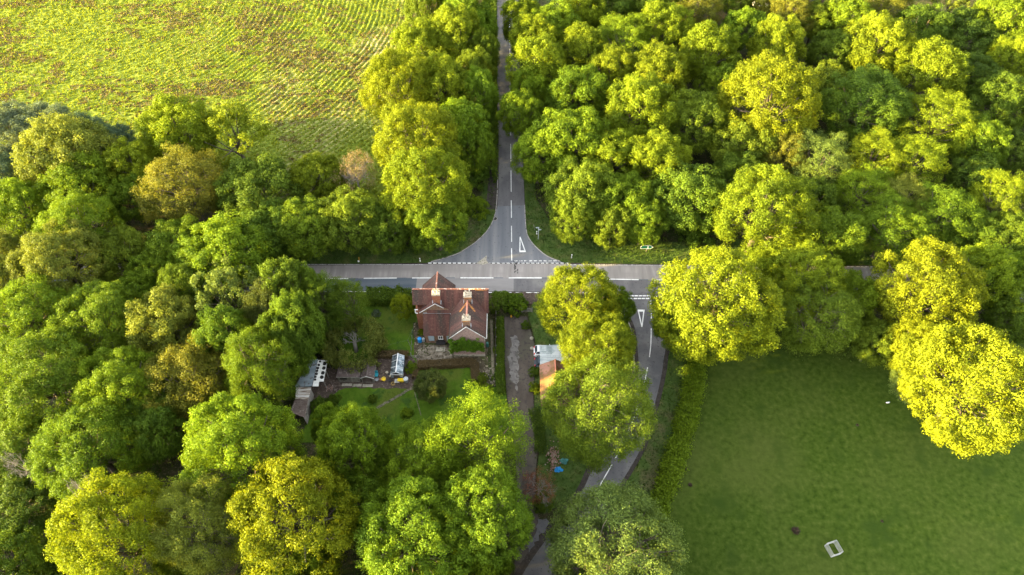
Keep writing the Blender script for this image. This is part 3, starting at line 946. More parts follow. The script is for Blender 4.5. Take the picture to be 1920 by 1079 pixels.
def chimney(x, y, z0, z1, wx, wy, lichen=False):
    c = MB().box(x - wx / 2, x + wx / 2, y - wy / 2, y + wy / 2, z0, z1 - .55)
    c.box(x - wx / 2 - .05, x + wx / 2 + .05, y - wy / 2 - .05, y + wy / 2 + .05, z1 - .55, z1 - .38)
    ch = c.build('chimney', 'brick_red' if not lichen else 'brick', house)
    cap = MB().box(x - wx / 2 - .10, x + wx / 2 + .10, y - wy / 2 - .1, y + wy / 2 + .1, z1 - .378, z1 - .05)
    cap.box(x - wx / 2 + .02, x + wx / 2 - .02, y - wy / 2 + .02, y + wy / 2 - .02, z1 - .05, z1 + .08)
    cap.build('chimney_cap', 'cream', ch)
    if lichen:
        MB().box(x - wx / 2 - .06, x + wx / 2 + .06, y - wy / 2 - .115, y - wy / 2 - .055, z1 - .56, z1 - .385).build('lichen', 'lichen', ch)
    for s in (-1, 1):
        pot = MB()
        px_ = x + s * wx * .24
        pot.lathe((px_, y, z1 + .07), [(.19, 0), (.19, .12), (.145, .18), (.135, .50), (.18, .54), (.18, .62), (.12, .62), (.10, .35)], 12)
        for q in range(4):
            an = q * PI / 2 + .5
            pot.tube([(px_ + .15 * math.cos(an), y + .15 * math.sin(an), z1 + .66), (px_ + .19 * math.cos(an), y + .19 * math.sin(an), z1 + .82)], .035, 5)
        pot.build('chimney_pot', 'cream', ch)
    return ch


chimney(-12.25, 66.95, 6.2, 10.1, 1.15, .8)
chimney(-7.15, 66.55, 7.2, 10.15, 1.15, .75, True)
chimney(-7.15, 61.85, 7.6, 10.25, 1.15, .62, True)
for cx_, y0, z0 in ((-12.25, 66.5, 7.4), (-7.15, 66.14, 8.0), (-7.15, 61.5, 8.0)):
    for s in (-1, 1):
        MB().box(cx_ + s * .66 - .05, cx_ + s * .66 + .05, y0 - .05, y0 + .5, z0, z0 + .55).build('flashing', 'lead', house)
MB().tube([(-6.75, 66.6, 10.2), (-6.75, 66.6, 11.35)], .035, 5).tube([(-6.9, 66.6, 11.2), (-6.6, 66.6, 11.2)], .02, 4).build('aerial', 'white', house)


# ================================================================== THINGS ROUND THE COTTAGE
def water_butt(px, py, label, m, r=.42, h=.95):
    p = P(px, py)
    t = thing('water_butt', label, 'water butt', (p.x, p.y, 0))
    MB().lathe((p.x, p.y, 0), [(r * .85, 0), (r, .1), (r, h * .45), (r * 1.03, h * .5), (r, h * .55), (r * .93, h)], 16).build('barrel', m, t)
    MB().lathe((p.x, p.y, h), [(r * .98, 0), (r * .98, .05), (r * .3, .09)], 16).build('lid', m, t)
    MB().tube([(p.x, p.y - r, .2), (p.x, p.y - r - .1, .18)], .03, 5).build('tap', 'rubber', t)


water_butt(787.5, 641, 'bright blue lidded barrel at the left corner of the lean-to', 'blue', .36, .9)
water_butt(792.5, 613, 'teal barrel against the cottage wall between two bushes', 'teal', .30, .8)
water_butt(794.5, 640, 'small grey bin beside the bright blue barrel', 'pipe_grey', .26, .7)

gb = P(911.5, 649)
t = thing('compost_bin', 'dark green plastic bin standing at the right side of the vine-covered gable', 'bin', (gb.x + .2, gb.y, 0))
MB().lathe((gb.x + .2, gb.y, 0), [(.3, 0), (.24, .8), (.2, .9)], 12).build('body', 'tealdark', t)
MB().lathe((gb.x + .2, gb.y, .9), [(.22, 0), (.22, .04), (.08, .08)], 12).build('lid', 'tealdark', t)

# washing line: pole, line up to the cottage
wp = P(772, 655)
t = thing('washing_line_pole', 'leaning grey washing line pole with a line, on the lawn edge left of the terrace', 'pole', tuple(wp))
MB().tube([tuple(wp), (wp.x - .35, wp.y + .1, 2.6)], .045, 6).build('pole', 'plank', t)
MB().tube([(wp.x - .35, wp.y + .1, 2.6), (-15.9, 66.4, 3.4)], .010, 4).tube([(wp.x - .35, wp.y + .1, 2.6), tuple(P(716, 650, 2.0))], .010, 4).build('line', 'wire', t)

# wire fence along the lawn edge
fp0, fp1 = P(774, 625), P(771, 668)
t = thing('garden_fence', 'low post and wire fence between lawn and terrace', 'fence', tuple(fp1))
for i in range(5):
    q = fp0.lerp(fp1, i / 4)
    MB().box(q.x - .05, q.x + .05, q.y - .05, q.y + .05, -.05, 1.0).build('post', 'plank', t)
for z in (.45, .85):
    MB().tube([(fp0.x, fp0.y, z), (fp1.x, fp1.y, z)], .010, 4).build('wire', 'wire', t)
g0, g1 = P(772, 672), P(786, 672)
t = thing('garden_gate', 'low wooden gate rail closing the gap below the lawn fence', 'gate', tuple(g0))
for q in (g0, g1):
    MB().box(q.x - .05, q.x + .05, q.y - .05, q.y + .05, -.05, .9).build('post', 'plank', t)
MB().box(g0.x, g1.x, g0.y - .03, g0.y + .03, .65, .76).build('rail', 'plank', t)
MB().box(g0.x, g1.x, g0.y - .03, g0.y + .03, .25, .35).build('rail', 'plank', t)
# side fence between cottage and driveway
s0, s1 = P(930, 590), P(931, 690)
t = thing('board_fence', 'dark wooden fence between the cottage and the driveway', 'fence', tuple(s1))
for i in range(7):
    q = s0.lerp(s1, i / 6)
    MB().box(q.x - .06, q.x + .06, q.y - .06, q.y + .06, -.1, 1.25).build('post', 'plank', t)
MB().box(s0.x - .02, s0.x + .02, s1.y, s0.y, .1, 1.1).build('panel', 'felt', t)
bp = P(988, 586)
t = thing('field_gate', 'grey wooden gate at the top end of the driveway', 'gate', tuple(bp))
for dx in (-.9, .9):
    MB().box(bp.x + dx - .07, bp.x + dx + .07, bp.y - .07, bp.y + .07, -.1, 1.25).build('post', 'plank', t)
for z in (.25, .55, .85, 1.1):
    MB().box(bp.x - .83, bp.x + .83, bp.y - .03, bp.y + .03, z, z + .1).build('rail', 'plank', t)
bk = P(958.5, 594)
t = thing('traffic_cone', 'small yellow cone at the top end of the driveway', 'cone', tuple(bk))
MB().lathe(tuple(bk), [(.19, .03), (.13, .2), (.07, .45), (.04, .52)], 10).build('cone', 'orange', t)
MB().box(bk.x - .22, bk.x + .22, bk.y - .22, bk.y + .22, 0, .03).build('base', 'rubber', t)
for i, (px, py) in enumerate(((997, 635), (997.5, 654))):
    q = P(px, py)
    b = MB().lathe((q.x, q.y, 0), [(.30, -.05), (.34, .1), (.22, .24), (.06, .28)], 9)
    o = b.build('boulder', 'stone')
    tag(o, ('small pale boulder beside the driveway, nearer the gate', 'pale boulder by the driveway next to the white car')[i], 'boulder', 'boulders along the driveway')


# long low sheds and greenhouse
def shed(px0, px1, pyb, depth_, hf, hb, label, roofm, gable=False):
    a_, b2 = P(px0, pyb), P(px1, pyb)
    t = thing('garden_shed', label, 'shed', ((a_.x + b2.x) / 2, a_.y, 0))
    x0, x1, y0, y1 = a_.x, b2.x, a_.y, a_.y + depth_
    wl = MB()
    n = max(3, int((x1 - x0) / .42))
    for i in range(n):
        xx0 = x0 + (x1 - x0) * i / n
        xx1 = x0 + (x1 - x0) * (i + 1) / n - .015
        d = random.uniform(0, .02)
        zt = hf
        if gable:
            zt = hf + (1 - abs((xx0 + xx1) / 2 - (x0 + x1) / 2) / ((x1 - x0) / 2)) * .55
        wl.box(xx0, xx1, y0 - .02 - d, y0 + .03, 0, zt - .05)
    wl.box(x0, x1, y0 + .031, y1, -.1, min(hf, hb) - .12)
    wl.build('wall', 'plank', t)
    if gable:
        xm = (x0 + x1) / 2
        r_ = MB().slab([(xm, y0 - .12, hf + .62), (xm, y1 + .1, hf + .62), (x0 - .12, y1 + .1, hf), (x0 - .12, y0 - .12, hf)], .06)
        r_.slab([(xm + .01, y1 + .1, hf + .62), (xm + .01, y0 - .12, hf + .62), (x1 + .12, y0 - .12, hf), (x1 + .12, y1 + .1, hf)], .06)
        r_ = r_.build('roof', roofm, t)
        e_ = MB().extrude([(xm, y0 - .13, hf + .64), (x0 - .13, y0 - .13, hf + .02), (x0 - .13, y0 - .13, hf - .1), (xm, y0 - .13, hf + .5)], (0, -.03, 0))
        e_.extrude([(xm, y0 - .131, hf + .64), (x1 + .13, y0 - .131, hf + .02), (x1 + .13, y0 - .131, hf - .1), (xm, y0 - .131, hf + .5)], (0, -.03, 0))
        e_.build('bargeboard', 'offwhite', r_)
        MB().box(xm - .75, xm + .75, y0 - .075, y0 - .045, .35, hf - .05).build('doorway', 'felt', t)
    else:
        r_ = MB().slab([(x0 - .1, y0 - .18, hf), (x1 + .05, y0 - .18, hf), (x1 + .05, y1 + .1, hb), (x0 - .1, y1 + .1, hb)], .07).build('roof', roofm, t)
        MB().box(x0 - .1, x1 + .05, y0 - .23, y0 - .185, hf - .14, hf + .02).build('fascia', 'plank', r_)
        MB().box(x0 + .4, x0 + 1.5, y0 - .07, y0 - .045, .9, hf - .3).build('window', 'black', t)
    return t


shed(636, 677, 717, 2.6, 1.9, 1.6, 'long low weathered grey shed with flat felt roof, left half of the garden row', 'felt')
shed(679.5, 702, 717.5, 2.8, 1.5, 1.5, 'weathered shed with pitched front and dark doorway, next to the teal sheet', 'felt', True)
for x0, x1, y in ((641, 660, 722), (661, 678, 723), (680, 699, 723.5)):
    p, q = P(x0, y), P(x1, y)
    tag(MB().box(p.x, q.x, p.y - .25, p.y + .25, -.03, .05).build('paving_strip', 'stone'), kind='structure')

ga, gb2 = P(734.5, 712), P(756, 712)
x0, x1, y0, y1 = ga.x, gb2.x, ga.y + .1, ga.y + 3.6
xm = (x0 + x1) / 2
t = thing('greenhouse', 'small dirty glass greenhouse with white ridge at the end of the shed row', 'greenhouse', (xm, y0, 0))
M['dirty_glass'] = mat('dirty_greenhouse_glass', [(0.07, 0.10, 0.12), (0.20, 0.26, 0.30), (0.42, 0.48, 0.52)], 1.6, rough=.25, spec=.6, fine=(0.55, 0.60, 0.62), fscale=2.2, flo=.6, fhi=.66, lo=.38, hi=.66)
M['dirty_glass_left'] = mat('dark_greenhouse_glass', [(0.03, 0.04, 0.045), (0.10, 0.12, 0.13), (0.25, 0.28, 0.29)], 1.8, rough=.25, spec=.6, lo=.38, hi=.7)  # darker glass for the left roof slope
wl = MB().box(x0, x1, y0, y0 + .03, .5, 1.45).box(x0, x1, y1 - .03, y1, .0, 1.45).box(x0, x0 + .03, y0 + .031, y1 - .031, .1, 1.45).box(x1 - .03, x1, y0 + .031, y1 - .031, .1, 1.45)
wl.build('glass_wall', 'dirty_glass', t)
MB().slab([(xm, y0 - .05, 2.15), (xm, y1 + .05, 2.15), (x0 - .06, y1 + .05, 1.46), (x0 - .06, y0 - .05, 1.46)], .03).build('roof_glass', 'dirty_glass_left', t)
MB().slab([(xm + .01, y1 + .05, 2.15), (xm + .01, y0 - .05, 2.15), (x1 + .06, y0 - .05, 1.46), (x1 + .06, y1 + .05, 1.46)], .03).build('roof_glass', 'dirty_glass', t)
fr = MB().box(xm - .06, xm + .06, y0 - .06, y1 + .06, 2.155, 2.24)
for i in range(4):
    yy = y0 + (y1 - y0) * i / 3
    for xe in (x0 - .06, x1 + .06):
        fr.tube([(xm, yy, 2.19), (xe, yy, 1.5)], .028, 4)
fr.box(x0 - .05, x1 + .05, y0 - .09, y0 - .052, 1.40, 1.52)
fr.build('frame', 'white', t)
MB().box(xm - .45, xm + .45, y0 - .04, y0 - .005, .05, 1.39).build('door', 'felt', t)
bb = P(744, 717)
t = thing('slatted_bench', 'small grey slatted bench in front of the greenhouse door', 'bench', tuple(bb))
for i in range(4):
    MB().box(bb.x - .3, bb.x + .5, bb.y - .3 + i * .17, bb.y - .17 + i * .17, .40, .44).build('slat', 'offwhite', t)
for sx in (-.25, .45):
    MB().box(bb.x + sx - .04, bb.x + sx + .04, bb.y - .28, bb.y + .3, 0, .395).build('leg', 'plank', t)
bw = P(752.5, 718.5)
t = thing('wheelbarrow', 'yellow wheelbarrow parked in front of the greenhouse', 'wheelbarrow', tuple(bw))
MB().extrude([(bw.x - .42, bw.y, .28), (bw.x + .30, bw.y, .28), (bw.x + .5, bw.y, .62), (bw.x - .58, bw.y, .62)], (0, .55, 0)).build('tray', 'yellow', t)
MB().tube([(bw.x + .62, bw.y + .2, .2), (bw.x + .62, bw.y + .34, .2)], .2, 12).build('wheel', 'rubber', t)
for s in (0.05, .5):
    MB().tube([(bw.x + .62, bw.y + s * .5 + .12, .2), (bw.x - .3, bw.y + s, .3), (bw.x - .95, bw.y + s, .62)], .025, 5).build('handle', 'plank', t)
    MB().tube([(bw.x - .35, bw.y + s, .3), (bw.x - .45, bw.y + s, 0)], .02, 5).build('leg', 'plank', t)
by = P(720, 713)
t = thing('bucket', 'round yellow bucket on the ground between sheds and greenhouse', 'bucket', tuple(by))
MB().lathe(tuple(by), [(.26, 0), (.36, .42), (.38, .44), (.33, .42), (.25, .25)], 16).build('pail', 'yellow', t)
hp = [(by.x + .37 * math.cos(q * PI / 8), by.y + .05, .44 + .22 * math.sin(q * PI / 8)) for q in range(9)]
MB().tube(hp, .012, 4).build('handle', 'steel', t)
ts = P(705.5, 706)
t = thing('plastic_chair', 'teal plastic chair leaning at the right end of the sheds', 'chair', tuple(ts))
MB().box(ts.x - .35, ts.x + .35, ts.y - .3, ts.y + .3, .42, .47).build('seat', 'teal', t)
MB().extrude([(ts.x - .35, ts.y + .28, .47), (ts.x + .35, ts.y + .28, .47), (ts.x + .3, ts.y + .42, 1.05), (ts.x - .3, ts.y + .42, 1.05)], (0, .05, 0)).build('backrest', 'teal', t)
for sx in (-.3, .3):
    for sy in (-.25, .25):
        MB().tube([(ts.x + sx, ts.y + sy, .42), (ts.x + sx * 1.15, ts.y + sy * 1.15, 0)], .03, 5).build('leg', 'teal', t)


def wheel(px, py, label, r=.3, m='rubber', z=.06):
    p = P(px, py)
    b = MB()
    n = 20
    ring = [(p.x + r * math.cos(2 * PI * k / n), p.y + r * math.sin(2 * PI * k / n), z + .04) for k in range(n + 1)]
    t = thing('old_tyre', label, 'tyre', (p.x, p.y, 0))
    MB().tube(ring, .085, 7, False).build('tyre', m, t)
    MB().lathe((p.x, p.y, z - .02), [(r * .6, 0), (r * .6, .05), (r * .2, .08)], 12).build('hub', 'pipe_grey', t)


wheel(706.5, 712.5, 'old grey wheel lying below the teal chair', .24, 'pipe_grey')
hz = P(737, 720)
t = thing('hose_reel', 'coiled ochre garden hose left of the yellow wheelbarrow', 'hose', tuple(hz))
M['ochre'] = mat('ochre_hose', [(0.30, 0.20, 0.05), (0.38, 0.27, 0.09)], 3)
for k in range(3):
    MB().tube([(hz.x + (.34 - .07 * k) * math.cos(2 * PI * q / 18), hz.y + (.34 - .07 * k) * math.sin(2 * PI * q / 18), .05 + .06 * k) for q in range(19)], .03, 5, False).build('coil', 'ochre', t)
db = P(762, 716)
t = thing('dustbin', 'grey metal dustbin right of the greenhouse', 'dustbin', tuple(db))
MB().lathe(tuple(db), [(.32, 0), (.36, .3), (.38, .9)], 16).build('body', 'pipe_grey', t)
lid = MB().lathe((db.x, db.y, .9), [(.41, 0), (.40, .05), (.15, .13)], 16).build('lid', 'steel', t)
MB().tube([(db.x - .1, db.y, 1.03), (db.x, db.y, 1.1), (db.x + .1, db.y, 1.03)], .03, 5).build('handle', 'white', lid)
fpots = [(726, 701, .22, 'cream', 'cream flowerpot behind the yellow bucket'), (729.5, 704, .2, 'black', 'black flowerpot beside the cream one behind the yellow bucket'), (731.5, 707, .17, 'cream', 'small cream flowerpot nearest the greenhouse corner'), (714.5, 713.5, .2, 'ridge_tile', 'terracotta flowerpot left of the yellow bucket'), (731, 716, .22, 'black', 'dark flowerpot right of the yellow bucket')]
for px, py, r_, m_, lb in fpots:
    p = P(px, py)
    t = thing('flowerpot', lb, 'flowerpot', tuple(p), 'flowerpots by the greenhouse')
    MB().lathe(tuple(p), [(r_ * .7, 0), (r_, r_ * 1.6), (r_ * 1.1, r_ * 1.65), (r_ * 1.1, r_ * 1.9), (r_ * .85, r_ * 1.8)], 12).build('pot', m_, t)
    MB().lathe((p.x, p.y, r_ * 1.5), [(r_ * .84, 0), (r_ * .84, .04)], 10).build('soil', 'earth', t)

# open sheds at the left end of the garden
def quad_roof(name, pxs, zs, m, t, thick=.05):
    pts = [tuple(P(a_[0], a_[1], z)) for a_, z in zip(pxs, zs)]
    return MB().slab(pts, thick).build(name, m, t), [Vector(p) for p in pts]


c0 = P(590, 722)
t = thing('tin_shed', 'open shed with grey-blue tin roof and white sheet with black round stains', 'shed', (c0.x, c0.y, 0))
ro, q1 = quad_roof('roof', [(583, 673.6), (596, 673.6), (584.3, 725), (553, 725)], [2.7, 2.9, 2.9, 2.5], 'tin', t)
ro2, q2 = quad_roof('lower_roof', [(596.4, 675.6), (614.6, 675.6), (606.8, 715.5), (598.4, 715.8), (597.2, 724.8), (585.8, 724.8)], [2.75, 2.35, 2.35, 2.5, 2.5, 2.72], 'offwhite', t)
st = MB()
for i, (sx, sy, sr) in enumerate([(608.3, 682, .34), (607.0, 690.5, .32), (605.2, 699.5, .33), (603.2, 707.5, .32), (600.0, 678.2, .20), (597.6, 684.5, .22), (595.6, 690.4, .24), (594.2, 695.8, .24), (593.2, 701.3, .26), (591.0, 706.8, .23), (590.6, 712, .20)]):
    zz = 2.75 - .40 * ((sx - (596.4 - (sy - 675) * .21)) / 18.2) + .03
    p = P(sx, sy, zz)
    n = 9
    st.lathe((p.x, p.y, zz - .06), [(sr * random.uniform(.9, 1.05), 0), (sr, .09)], n)
st.build('round_stain', 'black', ro2)
for v in (q2[1], q2[2], (q2[1] + q2[2]) / 2, q1[3] * 0.9 + q1[1] * 0.1):
    MB().box(v.x - .06, v.x + .06, v.y - .06, v.y + .06, -.15, v.z - .12).build('post', 'plank', t)
bwv = [q1[0], q1[3]]
MB().extrude([(bwv[0].x + .1, bwv[0].y, -.1), (bwv[1].x + .1, bwv[1].y, -.1), (bwv[1].x + .1, bwv[1].y, 2.3), (bwv[0].x + .1, bwv[0].y, 2.45)], (.08, 0, 0)).build('back_wall', 'plank', t)
t = thing('long_shed', 'long narrow shed with rusty grey sheet roof below the tin shed', 'shed', tuple(P(565, 775)))
ro, q3 = quad_roof('roof', [(555, 726.5), (583.5, 726.5), (577.5, 749.5), (553.5, 748)], [2.2, 2.6, 2.5, 2.2], M['rubble'] if False else mat('whitewashed_rusty_sheet', [(0.12, 0.075, 0.05), (0.40, 0.36, 0.31), (0.62, 0.61, 0.58)], .9, (.35, 2.6, 1), lo=.4, hi=.62), t)
ro, q4 = quad_roof('roof', [(553.5, 748.4), (577.5, 749.9), (571.5, 783), (544, 773.5)], [2.2, 2.5, 2.4, 2.1], 'rust', t)
wl = MB()
wl.extrude([(q3[1].x - .15, q3[1].y, -.1), (q4[2].x - .15, q4[2].y, -.1), (q4[2].x - .15, q4[2].y, 2.2), (q3[1].x - .15, q3[1].y, 2.35)], (-.07, 0, 0))
wl.build('wall', 'plank', t)
wl = MB().extrude([(q3[0].x + .25, q3[0].y, -.1), (q4[3].x + .25, q4[3].y, -.1), (q4[3].x + .25, q4[3].y, 1.9), (q3[0].x + .25, q3[0].y, 1.95)], (.07, 0, 0))
wl.build('wall', 'felt', t)
for i, (px, py, s_) in enumerate(((618, 728, .5), (622, 723, .35), (626, 730, .4))):
    p = P(px, py)
    b = MB()
    for k in range(14):
        b.obox((p.x + random.uniform(-.5, .5), p.y + random.uniform(-.4, .4), random.uniform(.02, .3)), (random.uniform(.3, .9), .08, .06), random.uniform(0, 3), random.uniform(-.3, .3))
    tag(b.build('wood_pile', 'rust' if i else 'rubble'), ('heap of broken reddish boards at the lawn end of the tin shed', 'small heap of grey boards beside the tin shed post', 'loose heap of boards nearest the long low shed')[i], 'wood pile', 'board heaps near the tin shed')

# ================================================================== CARPORT, GARAGE, CARS
cpA, cpB = P(1011.5, 648, 2.4), P(1011.5, 684, 2.4)
t = thing('carport', 'carport with pale corrugated tin roof over two parked cars', 'carport', (cpA.x + 2, cpB.y, 0))
y1c, y0c = cpA.y, cpB.y
n = 26
cr = MB()
for i in range(n):
    ya, yb = y0c + (y1c - y0c) * i / n, y0c + (y1c - y0c) * (i + 1) / n - .03
    zo = .05 if i % 2 else 0
    cr.slab([(cpA.x, ya, 2.4 + zo), (cpA.x + 4.9, ya, 2.65 + zo), (cpA.x + 4.9, yb, 2.65 + zo), (cpA.x, yb, 2.4 + zo)], .04)
cr.build('roof', 'tin_pale', t)
for yy in (y0c + .3, (y0c + y1c) / 2, y1c - .15):
    for xx in (cpA.x + .3, cpA.x + 4.6):
        MB().box(xx - .06, xx + .06, yy - .06, yy + .06, -.1, 2.32).build('post', 'plank', t)
gA, gB = P(1011.5, 684.5, 2.6), P(1011.5, 750, 2.6)
t = thing('outbuilding', 'long outbuilding with mossy orange tiled roof beside the driveway', 'outbuilding', (gA.x + 2.3, gB.y, 0))
gx0, gxr = gA.x, gA.x + 2.45
gy1, gy0 = gA.y, gB.y
zr = 4.3
ro = MB().slab([(gxr, gy0, zr), (gxr, gy1, zr), (gx0, gy1, 2.6), (gx0, gy0, 2.6)], .1)
ro.slab([(gxr + .01, gy1, zr), (gxr + .01, gy0, zr), (gxr + 2.46, gy0, 2.6), (gxr + 2.46, gy1, 2.6)], .1)
ro = ro.build('roof', 'orange_tile', t)
rg = MB()
for i in range(22):
    yy = gy0 + (gy1 - gy0) * i / 22
    rg.tube([(gxr, yy, zr + .02), (gxr, yy + .28, zr + .035)], .12, 7)
rg.build('ridge_tile', mat('salmon_outbuilding_ridge', [(0.36, 0.12, 0.08), (0.46, 0.19, 0.13)], 2), ro)
wl = MB().box(gx0 + .2, gxr + 2.25, gy0 + .15, gy1 - .15, -.1, 2.45)
wl.extrude([(gx0 + .2, gy1 - .15, 2.45), (gxr + 2.25, gy1 - .15, 2.45), (gxr, gy1 - .15, 4.1)], (0, -.2, 0))
wl.extrude([(gx0 + .2, gy0 + .15, 2.45), (gxr + 2.25, gy0 + .15, 2.45), (gxr, gy0 + .15, 4.1)], (0, .2, 0))
wl.build('wall', 'brick', t)
for yy in (gy0 + 2, gy0 + 4.2):
    MB().box(gx0 + .13, gx0 + .195, yy - .45, yy + .45, .9, 1.9).build('window', 'black', t)
MB().box(gx0 + .13, gx0 + .195, gy1 - 1.6, gy1 - .7, 0, 2.0).build('door', 'felt', t)


def car(x, y, label, paint, L=4.2, W=1.75, hatch=True):
    """hatchback with its tail at x, nose towards +x, centred on y"""
    t = thing('parked_car', label, 'car', (x + L / 2, y, 0))
    prof = [(0.02, .30), (0, .55), (.06, .88), (.22, .98), (L * .72, .92), (L * .93, .80), (L - .02, .62), (L, .32), (L - .12, .22), (.15, .22)]
    b = MB()
    secs = [(-W / 2 + .10, .0, .94), (-W / 2, .0, 1.0), (W / 2, .0, 1.0), (W / 2 - .10, .0, .94)]
    k = len(prof)
    rings = []
    for yo, _, s in ((-W / 2, 0, .93), (-W / 2 + .12, 0, 1.0), (W / 2 - .12, 0, 1.0), (W / 2, 0, .93)):
        n0 = len(b.v)
        for px_, pz in prof:
            b.v.append((x + L / 2 + (px_ - L / 2) * (s if s < 1 else 1), y + yo, .22 + (pz - .22) * (1 if s == 1 else .92)))
        rings.append(n0)
    for r0, r1 in zip(rings, rings[1:]):
        for i in range(k):
            j = (i + 1) % k
            b.f.append([r0 + i, r0 + j, r1 + j, r1 + i])
    b.f.append([rings[0] + i for i in reversed(range(k))])
    b.f.append([rings[-1] + i for i in range(k)])
    b.build('body', paint, t, smooth=False)
    cab = [(.12, .96), (.50, 1.42), (L * .48, 1.46), (L * .70, .93)]
    top_ = [(.48, 1.425), (.62, 1.475), (L * .46, 1.48), (L * .485, 1.445)]
    g = MB()
    h2 = W / 2 - .10
    h3 = W / 2 - .26
    lo = [(x + cab[0][0], .96), (x + cab[3][0], .93)]
    g.v += [(lo[0][0], y - h2, .95), (lo[1][0], y - h2, .92), (lo[1][0], y + h2, .92), (lo[0][0], y + h2, .95), (x + .52, y - h3, 1.42), (x + L * .48, y - h3, 1.44), (x + L * .48, y + h3, 1.44), (x + .52, y + h3, 1.42)]
    g.f += [[0, 1, 5, 4], [1, 2, 6, 5], [2, 3, 7, 6], [3, 0, 4, 7], [4, 5, 6, 7]]
    g.build('windows', 'glass', t)
    r_ = MB()
    r_.box(x + .50, x + L * .485, y - h3 - .02, y + h3 + .02, 1.425, 1.475)
    for s in (-1, 1):
        for xa, xb in (((.14, .97), (.52, 1.44)), ((L * .30, .94), (L * .29, 1.44)), ((L * .70, .93), (L * .48, 1.45))):
            r_.tube([(x + xa[0], y + s * (h2 + .01), xa[1]), (x + xb[0], y + s * (h3 + .01), xb[1])], .035, 5)
    r_.build('roof', paint, t)
    for sx in (.78, L - .82):
        for s in (-1, 1):
            wb = MB().tube([(x + sx, y + s * (W / 2 - .2), .31), (x + sx, y + s * (W / 2 + .01), .31)], .31, 16).build('wheel', 'rubber', t)
            MB().tube([(x + sx, y + s * (W / 2 + .011), .31), (x + sx, y + s * (W / 2 + .02), .31)], .19, 12).build('rim', 'steel', wb)
    for s in (-1, 1):
        MB().box(x - .03, x + .10, y + s * (W / 2 - .22) - .12, y + s * (W / 2 - .22) + .12, .62, .93).build('tail_light', 'red', t)
        MB().box(x + L - .14, x + L - .01, y + s * (W / 2 - .3) - .16, y + s * (W / 2 - .3) + .16, .58, .72).build('headlight', 'offwhite', t)
    MB().box(x - .06, x + .02, y - W / 2 + .1, y + W / 2 - .1, .32, .52).build('bumper', paint, t)
    for s in (-1, 1):
        MB().obox((x + L * .62, y + s * (W / 2 + .1), .98), (.1, .18, .13)).build('mirror', paint, t)
    return t


ca = P(1001.5, 657, .9)
car(ca.x, ca.y, 'white hatchback with its tail sticking out of the tin carport', 'car_white')
cb = P(1002.5, 679, .9)
car(cb.x, cb.y, 'dark blue car parked beside the white hatchback in the carport', 'car_dark')

# blue tarpaulin bundle and rubble at the foot of the bank
def heap(name, px, py, label, m, r=.8, h=.6, cat='tarpaulin', seed=1):
    p = P(px, py)
    rng = np.random.default_rng(seed)
    b = MB()
    n, mm = 14, 5
    for i in range(mm):
        for k in range(n):
            an = 2 * PI * k / n
            rr = r * (1 - (i / mm) ** 1.6) * (1 + .28 * rng.normal())
            b.v.append((p.x + rr * math.cos(an), p.y + rr * math.sin(an) * .8, .05 + h * i / mm * (1 + .2 * rng.normal())))
    b.v.append((p.x, p.y, .05 + h))
    for i in range(mm - 1):
        for k in range(n):
            k2 = (k + 1) % n
            b.f.append([i * n + k, i * n + k2, (i + 1) * n + k2, (i + 1) * n + k])
    for k in range(n):
        b.f.append([(mm - 1) * n + k, (mm - 1) * n + (k + 1) % n, mm * n])
    return tag(b.build(name, m), label, cat)


heap('tarpaulin', 1046, 881, 'crumpled bright blue tarpaulin on the grass bank left of the lane', 'blue', .55, .5, 'tarpaulin', 3)
heap('tarpaulin', 1057, 866, 'faded green-grey tarpaulin heap behind the bright blue one', 'tealdark', .6, .6, 'tarpaulin', 5)
rb = MB()
rng = np.random.default_rng(9)
for i in range(190):
    p = P(1037 + rng.normal() * 5, 860 + rng.normal() * 12)
    rb.obox((p.x, p.y, .05 + rng.random() * .22), (rng.uniform(.08, .26), rng.uniform(.08, .2), rng.uniform(.06, .12)), rng.uniform(0, 3), rng.uniform(-.5, .5))
tag(rb.build('rubble', 'rubble'), kind='stuff')
sl = MB()
for i in range(420):
    px, py = rng.uniform(782, 848), rng.uniform(648, 690)
    p = P(px, py)
    sl.obox((p.x, p.y, .02 + rng.random() * .06), (rng.uniform(.1, .5), rng.uniform(.1, .35), rng.uniform(.03, .1)), rng.uniform(0, 3), rng.uniform(-.2, .2))
for i in range(150):
    p = P(rng.uniform(908, 944), rng.uniform(690, 724))
    sl.obox((p.x, p.y, .03 + rng.random() * .06), (rng.uniform(.08, .3), rng.uniform(.08, .25), rng.uniform(.03, .1)), rng.uniform(0, 3), rng.uniform(-.2, .2))
tag(sl.build('terrace_rubble', mat('terrace_rubble', [(0.07, 0.058, 0.042), (0.14, 0.118, 0.088), (0.27, 0.24, 0.19)], 1.5)), kind='stuff')

# ================================================================== ROADSIDE
def marker(px, py, label, h=1.0):
    p = P(px, py)
    t = thing('marker_post', label, 'marker post', tuple(p), 'white marker posts on the verges')
    MB().box(p.x - .09, p.x + .09, p.y - .06, p.y + .06, -.05, h).build('post', 'white', t)
    MB().box(p.x - .095, p.x + .095, p.y - .066, p.y - .061, h * .62, h * .8).build('reflector', 'rubber', t)


